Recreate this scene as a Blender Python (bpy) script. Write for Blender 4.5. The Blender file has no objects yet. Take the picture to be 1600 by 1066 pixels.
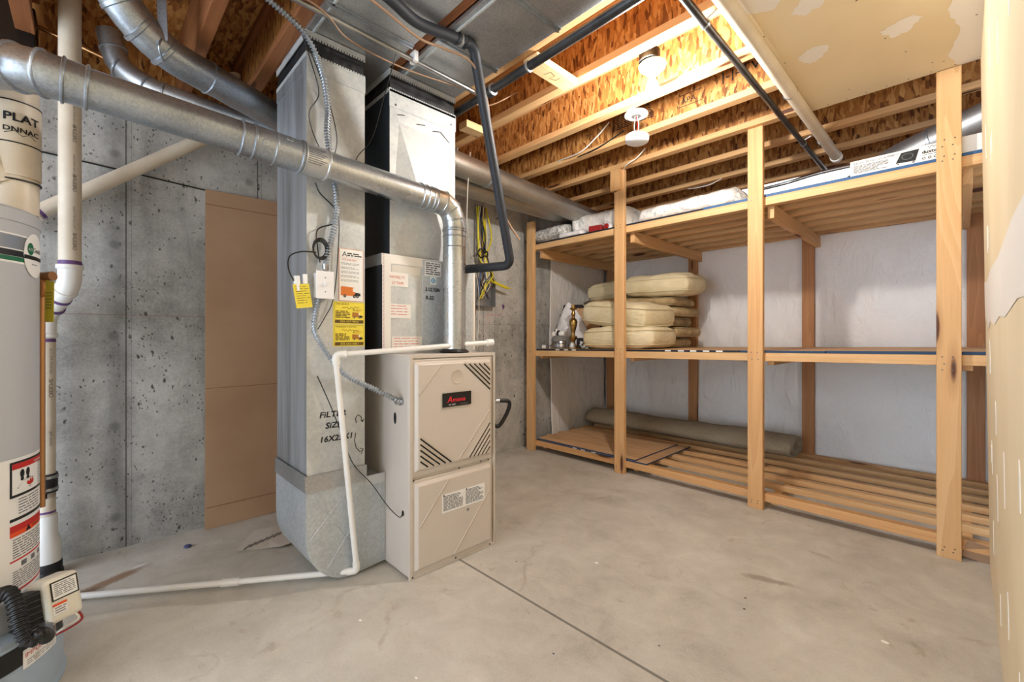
import bpy, bmesh, math, random
from mathutils import Vector, Matrix, Euler, noise
from math import pi, sin, cos, radians
random.seed(7)
sc = bpy.context.scene
col = sc.collection
V = Vector

# ------------------------------------------------------------ camera
CAM_H = 1.10
cam_d = bpy.data.cameras.new('camera')
cam = bpy.data.objects.new('camera', cam_d)
col.objects.link(cam)
cam.location = (0, 0, CAM_H)
cam.rotation_euler = (pi/2, 0, radians(46))
cam_d.sensor_width = 36
cam_d.lens = 36*680/1600
cam_d.shift_y = -7/1600
cam_d.clip_start = 0.01
sc.camera = cam

# ------------------------------------------------------------ colour management, world
sc.view_settings.view_transform = 'Standard'
sc.view_settings.look = 'None'
sc.view_settings.gamma = 1
sc.view_settings.use_curve_mapping = False
sc.view_settings.exposure = 1.5
world = bpy.data.worlds.new('world')
sc.world = world
world.use_nodes = True
world.node_tree.nodes['Background'].inputs[0].default_value = (0.76, 0.87, 1.0, 1)
world.node_tree.nodes['Background'].inputs[1].default_value = 1.95
BULB_EMIT = 500.0
BULB_COL = (1.0, 0.96, 0.91, 1)

# ------------------------------------------------------------ node helpers
def lin(c):
    return tuple(((x/255)/12.92 if x/255 <= 0.04045 else ((x/255+0.055)/1.055)**2.4) for x in c) + (1,)

class NT:
    def __init__(s, name, rough=0.6, metal=0.0, base=(200, 200, 200), spec=None):
        s.m = bpy.data.materials.new(name); s.m.use_nodes = True
        s.t = s.m.node_tree; s.b = s.t.nodes['Principled BSDF']
        s.b.inputs['Roughness'].default_value = rough
        s.b.inputs['Metallic'].default_value = metal
        s.b.inputs['Base Color'].default_value = lin(base)
        if spec is not None: s.b.inputs['Specular IOR Level'].default_value = spec
        s._co = None
    def n(s, typ, **kw):
        nd = s.t.nodes.new('ShaderNode'+typ)
        for k, v in kw.items():
            if hasattr(nd, k) and k not in ('Scale',): setattr(nd, k, v)
            else: s.set(nd, k.replace('_', ' '), v)
        return nd
    def set(s, nd, k, v):
        i = nd.inputs[k]
        if hasattr(v, 'bl_idname') and hasattr(v, 'outputs'): v = v.outputs[0]
        if hasattr(v, 'is_output'): s.t.links.new(v, i)
        else: i.default_value = v
    def co(s):
        if s._co is None:
            s._co = s.n('TexCoord').outputs['Object']
        return s._co
    def rnd_co(s):
        oi = s.n('ObjectInfo'); mu = s.n('Math', operation='MULTIPLY'); s.set(mu, 0, oi.outputs['Random']); s.set(mu, 1, 37.0)
        va = s.n('VectorMath', operation='ADD'); s.set(va, 0, s.co()); s.set(va, 1, mu)
        return va.outputs[0]
    def map(s, scale=(1, 1, 1), rot=(0, 0, 0), loc=(0, 0, 0), src=None):
        mp = s.n('Mapping'); s.set(mp, 'Vector', src or s.co())
        mp.inputs['Scale'].default_value = scale; mp.inputs['Rotation'].default_value = rot; mp.inputs['Location'].default_value = loc
        return mp.outputs[0]
    def noise(s, scale, detail=4, rough=.5, vec=None, dist=0):
        x = s.n('TexNoise'); s.set(x, 'Vector', vec or s.co())
        x.inputs['Scale'].default_value = scale; x.inputs['Detail'].default_value = detail
        x.inputs['Roughness'].default_value = rough; x.inputs['Distortion'].default_value = dist
        return x.outputs[0]
    def vor(s, scale, vec=None, out='Color', feature='F1', rand=1.0):
        x = s.n('TexVoronoi', feature=feature); s.set(x, 'Vector', vec or s.co())
        x.inputs['Scale'].default_value = scale; x.inputs['Randomness'].default_value = rand
        return x.outputs[out]
    def ramp(s, fac, stops, interp='LINEAR'):
        r = s.n('ValToRGB'); s.set(r, 'Fac', fac); e = r.color_ramp.elements
        r.color_ramp.interpolation = interp
        while len(e) < len(stops): e.new(0.5)
        for i, (p, c) in enumerate(stops):
            e[i].position = p; e[i].color = lin(c) if max(c[:3]) > 1 or len(c) == 3 and max(c) > 1 else (tuple(c)+(1,))[:4]
        return r.outputs[0]
    def fr(s, fac, a, b):     # 0..1 ramp of a value
        r = s.n('MapRange'); s.set(r, 'Value', fac); r.inputs['From Min'].default_value = a; r.inputs['From Max'].default_value = b
        return r.outputs[0]
    def mix(s, fac, a, b, mode='MIX'):
        x = s.n('Mix', data_type='RGBA', blend_type=mode)
        s.set(x, 0, fac); 
        for i, v in ((6, a), (7, b)):
            if isinstance(v, tuple) and len(v) == 3: v = lin(v)
            if hasattr(v, 'is_output'): s.t.links.new(v, x.inputs[i])
            else: x.inputs[i].default_value = v
        return x.outputs[2]
    def math(s, op, a, b=0.0, c=None, clamp=False):
        x = s.n('Math', operation=op); x.use_clamp = clamp; s.set(x, 0, a); s.set(x, 1, b)
        if c is not None: s.set(x, 2, c)
        return x.outputs[0]
    def xyz(s, vec=None):
        x = s.n('SeparateXYZ'); s.set(x, 0, vec or s.co()); return x.outputs
    def bump(s, h, strength=.3, dist=.01):
        x = s.n('Bump'); s.set(x, 'Height', h); x.inputs['Strength'].default_value = strength; x.inputs['Distance'].default_value = dist
        s.t.links.new(x.outputs[0], s.b.inputs['Normal'])
    def base(s, c): s.set(s.b, 'Base Color', c)
    def near(s, v, c, w):      # 1 inside |v-c|<w
        return s.math('LESS_THAN', s.math('ABSOLUTE', s.math('SUBTRACT', v, c)), w)

M = {}
def plain(name, base, rough=.5, metal=0., spec=None):
    M[name] = NT(name, rough, metal, base, spec).m

def make_materials():
    # --- wood, grain along X, Y or Z; pale fir and redder fir
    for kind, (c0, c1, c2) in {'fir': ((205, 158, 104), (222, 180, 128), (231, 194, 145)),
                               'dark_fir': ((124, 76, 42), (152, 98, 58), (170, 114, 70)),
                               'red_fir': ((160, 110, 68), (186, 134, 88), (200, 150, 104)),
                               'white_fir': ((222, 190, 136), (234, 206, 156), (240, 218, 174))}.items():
        for ax in 'xyz':
            t = NT(kind+'_'+ax, .62)
            st = {'x': (.35, 7, 7), 'y': (7, .35, 7), 'z': (7, 7, .35)}[ax]
            vec = t.map(st, src=t.rnd_co())
            w = t.noise(1.2, 2, .4, vec, .5)
            rings = t.math('FRACT', t.math('MULTIPLY', w, 9.0))
            fine = t.noise(14, 4, .6, t.map(tuple(a*(1 if a < 1 else 2) for a in st), src=t.rnd_co()))
            f = t.math('ADD', t.math('MULTIPLY', t.math('POWER', rings, 2.5), .3), t.math('ADD', t.math('MULTIPLY', fine, .45), .14))
            c = t.ramp(f, [(.15, c0), (.5, c1), (.9, c2)])
            st2 = {'x': (1.1, 6, 6), 'y': (6, 1.1, 6), 'z': (6, 6, 1.1)}[ax]
            kn = t.vor(1.5, t.map(st2, src=t.rnd_co()), 'Distance')
            c = t.mix(t.math('MULTIPLY', t.fr(kn, .30, .14), .35), c, (150, 92, 48))
            c = t.mix(t.fr(kn, .15, .10), c, (92, 52, 26))
            oi = t.n('ObjectInfo'); c = t.mix(t.math('MULTIPLY', oi.outputs['Random'], .55), c, t.mix(1.0, c, (236, 212, 186), 'MULTIPLY'))
            t.base(c); t.bump(f, .12, .004)
            M[kind+'_'+ax] = t.m
    # --- OSB
    for nm, ax in (('osb_web', 0), ('osb_deck', 1)):
        t = NT(nm, .6)
        rc = t.rnd_co()
        ds = t.n('VectorMath', operation='ADD'); nz = t.n('TexNoise'); t.set(nz, 'Vector', rc); nz.inputs['Scale'].default_value = 5
        sc_ = t.n('VectorMath', operation='SCALE'); t.set(sc_, 0, nz.outputs['Color']); sc_.inputs['Scale'].default_value = .05
        t.set(ds, 0, rc); t.set(ds, 1, sc_)
        d = ds.outputs[0]
        s1 = (70, 70, 20) if ax == 0 else (20, 70, 70)
        r1 = (0, radians(35), 0) if ax == 0 else (0, 0, radians(25))
        r2 = (0, radians(-30), 0) if ax == 0 else (0, 0, radians(-40))
        v1 = t.vor(1, t.map(s1, r1, src=d)); v2 = t.vor(.9, t.map(s1, r2, src=d))
        x1 = t.xyz(v1); x2 = t.xyz(v2)
        pick = t.math('GREATER_THAN', x2[1], .5)
        f = t.n('Mix'); t.set(f, 0, pick); t.set(f, 2, x1[0]); t.set(f, 3, x2[0])
        c = t.ramp(f.outputs[0], [(0, (92, 50, 20)), (.10, (128, 76, 34)), (.3, (168, 110, 52)), (.65, (188, 130, 68)), (1, (212, 160, 96))])
        fine = t.noise(60, 3, .6, rc)
        c = t.mix(t.math('MULTIPLY', t.fr(fine, .60, .72), .5), c, (120, 74, 34)); t.base(c)
        t.bump(f.outputs[0], .25, .004)
        M[nm] = t.m
    # --- concrete wall
    t = NT('cast_concrete', .85)
    x = t.xyz()
    big = t.noise(1.3, 6, .6); mid = t.noise(9, 5, .6); fine = t.noise(90, 3, .7)
    f = t.math('ADD', t.math('MULTIPLY', big, .55), t.math('ADD', t.math('MULTIPLY', mid, .3), t.math('MULTIPLY', fine, .25)))
    c = t.ramp(f, [(.36, (112, 111, 107)), (.5, (158, 157, 153)), (.66, (194, 193, 189))])
    stk = t.noise(1, 5, .65, t.map((5, 5, .55)), .3)
    c = t.mix(t.math('MULTIPLY', t.fr(stk, .52, .68), .4), c, (96, 95, 92))
    # darker damp streak beside the panel seam
    for y0, w in ((.10, .05), (2.05, .03)):
        dd = t.math('ABSOLUTE', t.math('SUBTRACT', x[1], t.math('ADD', t.math('MULTIPLY', t.math('SUBTRACT', t.noise(3, 4, .6), .5), .18), y0)))
        c = t.mix(t.math('MULTIPLY', t.fr(dd, w*1.6, w*.2), .45), c, (82, 80, 76))
    for y0 in (.129, .74, 1.35, 1.96, 2.57, 3.18):
        c = t.mix(t.math('MULTIPLY', t.near(x[1], y0, .0035), .75), c, (60, 58, 54))
        c = t.mix(t.math('MULTIPLY', t.near(x[1], y0+.022, .0015), .35), c, (80, 78, 74))
    # bug holes
    dv = t.n('VectorMath', operation='ADD'); nz = t.n('TexNoise'); t.set(nz, 'Vector', t.co()); nz.inputs['Scale'].default_value = 22
    sv = t.n('VectorMath', operation='SCALE'); t.set(sv, 0, nz.outputs['Color']); sv.inputs['Scale'].default_value = .035; t.set(dv, 0, t.co()); t.set(dv, 1, sv)
    bh = t.vor(17, t.map((1, 1, .55), src=dv.outputs[0]), 'Distance')
    msk = t.math('GREATER_THAN', t.noise(2.1, 2, .5), .46)
    c = t.mix(t.math('MULTIPLY', t.fr(bh, .15, .07), msk), c, (74, 72, 68))
    bh2 = t.vor(55, t.map((1, 1, .6), src=dv.outputs[0]), 'Distance')
    c = t.mix(t.math('MULTIPLY', t.fr(bh2, .24, .12), t.math('GREATER_THAN', t.noise(5, 2, .5), .48)), c, (78, 76, 72))
    # form ties on a grid
    ty = t.math('SUBTRACT', t.math('MODULO', t.math('ADD', x[1], 9.98), .61), .305)
    tz = t.math('SUBTRACT', t.math('MODULO', t.math('ADD', x[2], .07), .47), .235)
    tr = t.math('SQRT', t.math('ADD', t.math('MULTIPLY', ty, ty), t.math('MULTIPLY', tz, tz)))
    c = t.mix(t.math('MULTIPLY', t.fr(tr, .030, .012), .45), c, (70, 68, 65))
    # red snapped chalk line
    c = t.mix(t.math('MULTIPLY', t.near(x[2], t.math('ADD', 1.212, 0), .0018), .55), c, (128, 74, 60))
    t.base(c); t.bump(t.math('ADD', f, t.math('MULTIPLY', t.fr(bh, .1, .2), .15)), .35, .006)
    M['cast_concrete'] = t.m
    # --- floor
    t = NT('concrete_floor', .72)
    x = t.xyz()
    big = t.noise(1.1, 7, .62, None, .4); mid = t.noise(6, 6, .65, None, .6); fine = t.noise(120, 3, .7)
    f = t.math('ADD', t.math('MULTIPLY', big, .6), t.math('ADD', t.math('MULTIPLY', mid, .34), t.math('MULTIPLY', fine, .16)))
    c = t.ramp(f, [(.38, (158, 154, 145)), (.5, (190, 185, 175)), (.66, (212, 208, 199))])
    st = t.noise(2.3, 6, .7, None, 1.5)
    c = t.mix(t.math('MULTIPLY', t.fr(st, .60, .72), .6), c, (212, 200, 182))
    c = t.mix(t.math('MULTIPLY', t.fr(t.noise(3.1, 5, .7, t.map((1, 1, 1), loc=(5, 3, 0)), 2.0), .60, .70), .35), c, (138, 114, 88))
    # joint between the slabs
    jy = t.math('ADD', 1.325, t.math('MULTIPLY', x[0], .012))
    c = t.mix(t.math('MULTIPLY', t.near(x[1], jy, .006), .75), c, (86, 82, 76))
    # rust stain beside the drain pipe
    def blob(cx, cy, rx, ry, ang, e0=1.0, e1=.55):
        dx = t.math('SUBTRACT', x[0], cx); dy = t.math('SUBTRACT', x[1], cy)
        ca, sa = cos(ang), sin(ang)
        u = t.math('DIVIDE', t.math('ADD', t.math('MULTIPLY', dx, ca), t.math('MULTIPLY', dy, sa)), rx)
        v = t.math('DIVIDE', t.math('SUBTRACT', t.math('MULTIPLY', dy, ca), t.math('MULTIPLY', dx, sa)), ry)
        r = t.math('SQRT', t.math('ADD', t.math('MULTIPLY', u, u), t.math('MULTIPLY', v, v)))
        r = t.math('ADD', r, t.math('MULTIPLY', t.math('SUBTRACT', mid, .5), 1.6))
        return t.fr(r, e0, e1)
    c = t.mix(t.math('MULTIPLY', blob(-2.66, .05, .16, .045, 2.0), .8), c, (140, 100, 66))
    c = t.mix(t.math('MULTIPLY', blob(-2.60, -.02, .07, .06, 2.0), .5), c, (70, 54, 42))
    c = t.mix(t.math('MULTIPLY', blob(-2.74, .16, .035, .012, 2.0), .9), c, (225, 225, 220))
    c = t.mix(t.math('MULTIPLY', blob(-.6, 2.2, .12, .03, .3), .5), c, (120, 98, 74))
    sc2 = t.noise(14, 6, .75, t.map((1, 2.2, 1), (0, 0, .6)), 2.5)
    c = t.mix(t.math('MULTIPLY', t.fr(sc2, .60, .72), .35), c, (126, 110, 90))
    sp = t.vor(30, None, 'Distance')
    c = t.mix(t.math('MULTIPLY', t.fr(sp, .055, .03), t.math('GREATER_THAN', t.noise(4, 1, .5), .58)), c, (80, 66, 52))
    t.base(c); t.bump(f, .3, .005)
    M['concrete_floor'] = t.m
    # --- galvanised steel, bright and dull
    for nm, (a, b), r in (('galvanised', ((142, 150, 160), (194, 202, 210)), .34), ('dull_galvanised', ((158, 162, 166), (206, 208, 210)), .42),
                          ('bright_duct', ((168, 174, 180), (212, 216, 220)), .26), ('aged_duct', ((150, 146, 138), (190, 186, 178)), .4)):
        t = NT(nm, r, .88)
        v = t.xyz(t.vor(150, None, 'Color'))[0]
        g = t.noise(2.5, 5, .6)
        f = t.math('ADD', t.math('MULTIPLY', v, .16), t.math('MULTIPLY', g, .85))
        t.base(t.ramp(f, [(.3, a), (.75, b)]))
        t.set(t.b, 'Roughness', t.math('ADD', r-.08, t.math('MULTIPLY', g, .2)))
        t.bump(t.noise(3, 1, .4), .10, .02)
        M[nm] = t.m
    t = NT('streaked_duct', .42, .6)
    g = t.noise(1, 5, .6, t.map((9, 9, .7)), .3)
    t.base(t.ramp(g, [(.35, (120, 122, 124)), (.5, (156, 160, 164)), (.65, (178, 184, 190))])); M['streaked_duct'] = t.m
    # painted light-coloured duct front (whitish, oxidised zinc)
    t = NT('matte_galvanised', .5, .25)
    v = t.xyz(t.vor(70, None, 'Color'))[0]; g = t.noise(3.2, 5, .65, None, .6)
    f = t.math('ADD', t.math('MULTIPLY', v, .12), t.math('MULTIPLY', g, .85))
    t.base(t.ramp(f, [(.3, (176, 180, 182)), (.55, (200, 202, 200)), (.75, (216, 215, 210))])); t.bump(t.noise(4, 3, .5), .2, .02)
    M['matte_galvanised'] = t.m
    t = NT('spangled_boot', .5, .5)
    v = t.xyz(t.vor(95, None, 'Color'))[0]; g = t.noise(3.2, 5, .65)
    f = t.math('ADD', t.math('MULTIPLY', v, .25), t.math('MULTIPLY', g, .75))
    t.base(t.ramp(f, [(.2, (168, 176, 182)), (.5, (190, 197, 202)), (.85, (214, 219, 222))])); M['spangled_boot'] = t.m
    # --- drywall
    t = NT('drywall', .8)
    x = t.xyz()
    g = t.noise(1.4, 4, .5)
    c = t.ramp(g, [(.35, (228, 208, 170)), (.65, (238, 220, 186))])
    M['drywall'] = t.m; t.base(c); t.bump(t.noise(60, 2, .5), .05, .003)
    plain('joint_compound', (238, 231, 222), .85)
    # --- white poly facing
    t = NT('poly_facing', .38)
    a = t.noise(3.0, 4, .55, t.map((1, 1, .55), (0, radians(35), radians(20))), 2.2); b = t.noise(9, 4, .6, t.map((1.6, 1.6, .6)), 1.5)
    h = t.math('ADD', a, t.math('MULTIPLY', b, .45))
    t.base(t.ramp(t.noise(.9, 3, .5), [(.3, (236, 233, 230)), (.7, (246, 243, 240))])); t.bump(h, .6, .04)
    t.b.inputs['Roughness'].default_value = .45
    M['poly_facing'] = t.m
    # --- cardboard
    t = NT('cardboard', .8)
    g = t.noise(2, 4, .5); x = t.xyz()
    c = t.ramp(g, [(.3, (172, 138, 108)), (.7, (190, 158, 128))])
    w = t.math('SINE', t.math('MULTIPLY', x[2], 620))
    t.base(t.mix(t.math('MULTIPLY', t.fr(w, .2, 1), .08), c, (120, 84, 56)))
    M['cardboard'] = t.m
    # --- fabrics
    t = NT('cushion_linen', .9); n1 = t.noise(5, 4, .6, t.rnd_co())
    t.base(t.ramp(n1, [(.3, (212, 197, 158)), (.7, (230, 217, 182))])); t.bump(t.noise(11, 4, .6, t.map((1, 1, 2.4), src=t.rnd_co()), 1.0), .5, .02); M['cushion_linen'] = t.m
    t = NT('cushion_velvet', .95); n1 = t.noise(7, 4, .6, t.rnd_co())
    t.base(t.ramp(n1, [(.3, (150, 122, 84)), (.55, (184, 160, 118)), (.75, (206, 186, 146))])); t.bump(t.noise(14, 3, .6), .4, .012); M['cushion_velvet'] = t.m
    t = NT('quilted_fabric', .85)
    v = t.vor(17, t.map((1, 1, 1.0)), 'Distance'); n1 = t.noise(16, 4, .6, None, 1.5)
    t.base(t.mix(t.fr(n1, .56, .64), (240, 238, 232), (196, 200, 204))); t.bump(t.math('ADD', v, t.noise(8, 3, .5)), .5, .02); M['quilted_fabric'] = t.m
    t = NT('grey_print_fabric', .8)
    n1 = t.noise(9, 4, .6, None, 2.5)
    t.base(t.ramp(n1, [(.42, (232, 230, 226)), (.5, (140, 138, 134)), (.58, (222, 220, 216))])); t.bump(t.noise(9, 4, .6, None, 1.0), .7, .03); M['grey_print_fabric'] = t.m
    t = NT('carpet_backing', .95); n1 = t.noise(140, 3, .7); n2 = t.noise(3, 3, .5)
    f = t.math('ADD', t.math('MULTIPLY', n1, .7), t.math('MULTIPLY', n2, .3))
    t.base(t.ramp(f, [(.3, (140, 124, 102)), (.5, (178, 162, 136)), (.7, (204, 190, 164))])); t.bump(n1, .8, .01); M['carpet_backing'] = t.m
    t = NT('white_cloth', .85, 0, (238, 236, 238)); t.bump(t.noise(7, 4, .6, None, 1.5), .6, .04); M['white_cloth'] = t.m
    # --- plywood face
    t = NT('plywood_face', .65)
    g = t.noise(1.6, 4, .55, t.map((1, 6, 1)), 1.6)
    c = t.ramp(g, [(.35, (196, 152, 108)), (.55, (214, 174, 130)), (.7, (224, 188, 146))])
    kn = t.vor(3.2, t.map((.7, 1.8, 1)), 'Distance'); c = t.mix(t.fr(kn, .09, .05), c, (140, 88, 50)); t.base(c); M['plywood_face'] = t.m
    # --- pvc
    t = NT('aged_pvc', .42); g = t.noise(6, 5, .6); c = t.ramp(g, [(.3, (206, 194, 174)), (.7, (224, 214, 197))])
    sp = t.noise(9, 3, .6, t.map(loc=(4, 2, 9))); t.base(t.mix(t.math('MULTIPLY', t.fr(sp, .66, .74), .6), c, (150, 104, 62))); M['aged_pvc'] = t.m
    t = NT('steel_conduit', .3, .95); t.base(t.ramp(t.noise(6, 3, .5), [(.3, (140, 142, 144)), (.7, (186, 188, 190))])); M['steel_conduit'] = t.m
    t = NT('black_iron', .34, .55); t.base(t.ramp(t.noise(8, 4, .6), [(.3, (44, 44, 46)), (.7, (78, 78, 80))])); M['black_iron'] = t.m
    t = NT('brass', .28, 1.0); t.base(t.ramp(t.noise(24, 4, .6), [(.3, (120, 84, 38)), (.7, (206, 170, 104))])); M['brass'] = t.m
    plain('white_pvc', (236, 235, 232), .35); plain('white_plastic', (238, 238, 240), .4)
    plain('copper', (200, 146, 96), .3, .9); plain('bronze_fitting', (150, 100, 58), .35, .7)
    plain('black_foam', (34, 38, 46), .55); plain('black_rubber', (20, 20, 22), .5); plain('black_paint', (16, 16, 18), .35)
    plain('red_paint', (150, 26, 24), .4); plain('tank_grey', (186, 190, 196), .32); plain('tank_skirt', (160, 178, 196), .34)
    plain('label_white', (240, 240, 238), .5); plain('label_black', (18, 18, 18), .5); plain('label_red', (196, 36, 30), .5)
    plain('label_orange', (232, 84, 30), .5); plain('label_green', (16, 104, 70), .5); plain('label_grey', (120, 122, 126), .5)
    plain('label_silver', (150, 153, 158), .3, .6); plain('print_grey', (96, 98, 102), .6); plain('print_tan', (92, 80, 62), .7)
    plain('tag_yellow', (236, 216, 70), .5); plain('tag_brown', (92, 66, 22), .5); plain('truck_orange', (222, 122, 42), .5)
    plain('brown_truck', (176, 116, 40), .5)
    plain('dull_yellow', (176, 158, 20), .45); plain('purple_primer', (98, 66, 124), .5); plain('marker', (16, 18, 24), .6)
    plain('furnace_beige', (206, 197, 187), .38, .05); plain('plywood_shaded', (122, 82, 50), .7); plain('furnace_shadow', (16, 14, 12), .8); plain('furnace_rib', (196, 184, 170), .4)  # plywood underside colour is darkened to stand in for unlit shade
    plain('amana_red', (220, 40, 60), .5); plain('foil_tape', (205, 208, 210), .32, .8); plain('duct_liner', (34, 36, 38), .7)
    plain('paper_tape', (230, 224, 216), .7); plain('tape_print', (206, 96, 84), .7); plain('tape_violet', (150, 60, 110), .7)
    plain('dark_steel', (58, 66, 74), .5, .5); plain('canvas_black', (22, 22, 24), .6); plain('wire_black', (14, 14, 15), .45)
    plain('wire_white', (226, 222, 212), .5); plain('wire_yellow', (216, 200, 40), .45); plain('wire_blue', (66, 98, 146), .45)
    plain('wire_brown', (112, 70, 46), .5); plain('wire_tan', (158, 124, 96), .45); plain('edge_blue', (30, 62, 96), .6); plain('edge_navy', (20, 28, 40), .6)
    plain('frame_black', (14, 14, 14), .4); plain('silver_metal', (176, 178, 180), .25, .9); plain('sticker_blue', (90, 160, 200), .5)
    plain('box_blue', (46, 92, 140), .6); plain('fold_brown', (140, 104, 76), .8); plain('porcelain', (240, 240, 236), .25); plain('label_pink', (206, 168, 160), .6)
    plain('green_stain', (56, 120, 96), .45, .3); plain('paper', (205, 198, 188), .8); plain('rock_blue', (70, 74, 120), .6)
    plain('beige_valve', (226, 222, 208), .45); plain('crystal', (214, 220, 222), .12, .3); plain('screw', (92, 90, 86), .4, .7)
    plain('gasket', (120, 120, 118), .7); plain('insulation_brown', (70, 46, 30), .9); plain('paper_white', (246, 245, 240), .7)
    t = NT('bulb_glass', .3); t.b.inputs['Emission Color'].default_value = BULB_COL; t.b.inputs['Emission Strength'].default_value = BULB_EMIT; M['bulb_glass'] = t.m
    t = NT('clear_tube', .1); t.b.inputs['Transmission Weight'].default_value = .6; M['clear_tube'] = t.m
make_materials()

# ------------------------------------------------------------ mesh builder
def frames(pts):
    out = []; n = len(pts)
    ts = []
    for i in range(n):
        a = pts[max(0, i-1)]; b = pts[min(n-1, i+1)]
        t = (b-a)
        ts.append(t.normalized() if t.length > 1e-9 else V((0, 0, 1)))
    u = ts[0].orthogonal().normalized()
    for i in range(n):
        u = (u - ts[i]*u.dot(ts[i])).normalized()
        out.append((pts[i], u, ts[i].cross(u).normalized()))
    return out

def fillet(pts, r, seg=6):
    pts = [V(p) for p in pts]; out = [pts[0]]
    for i in range(1, len(pts)-1):
        a, b, c = pts[i-1], pts[i], pts[i+1]
        d1 = (a-b); d2 = (c-b); rr = min(r, d1.length*.49, d2.length*.49)
        p1 = b + d1.normalized()*rr; p2 = b + d2.normalized()*rr
        for k in range(seg+1):
            s = k/seg
            out.append(p1.lerp(b, s).lerp(b.lerp(p2, s), s))
    out.append(pts[-1]); return out

def spline(pts, per=8):
    pts = [V(p) for p in pts]; out = []
    q = [pts[0]*2-pts[1]] + pts + [pts[-1]*2-pts[-2]]
    for i in range(1, len(q)-2):
        p0, p1, p2, p3 = q[i-1:i+3]
        for k in range(per):
            s = k/per
            out.append(.5*((2*p1) + (p2-p0)*s + (2*p0-5*p1+4*p2-p3)*s*s + (3*p1-p0-3*p2+p3)*s**3))
    out.append(pts[-1]); return out

def resample(pts, step):
    out = [pts[0].copy()]; acc = 0
    for a, b in zip(pts, pts[1:]):
        L = (b-a).length
        if L < 1e-9: continue
        s = step-acc
        while s <= L:
            out.append(a.lerp(b, s/L)); s += step
        acc = (acc+L) % step
    return out

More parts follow.
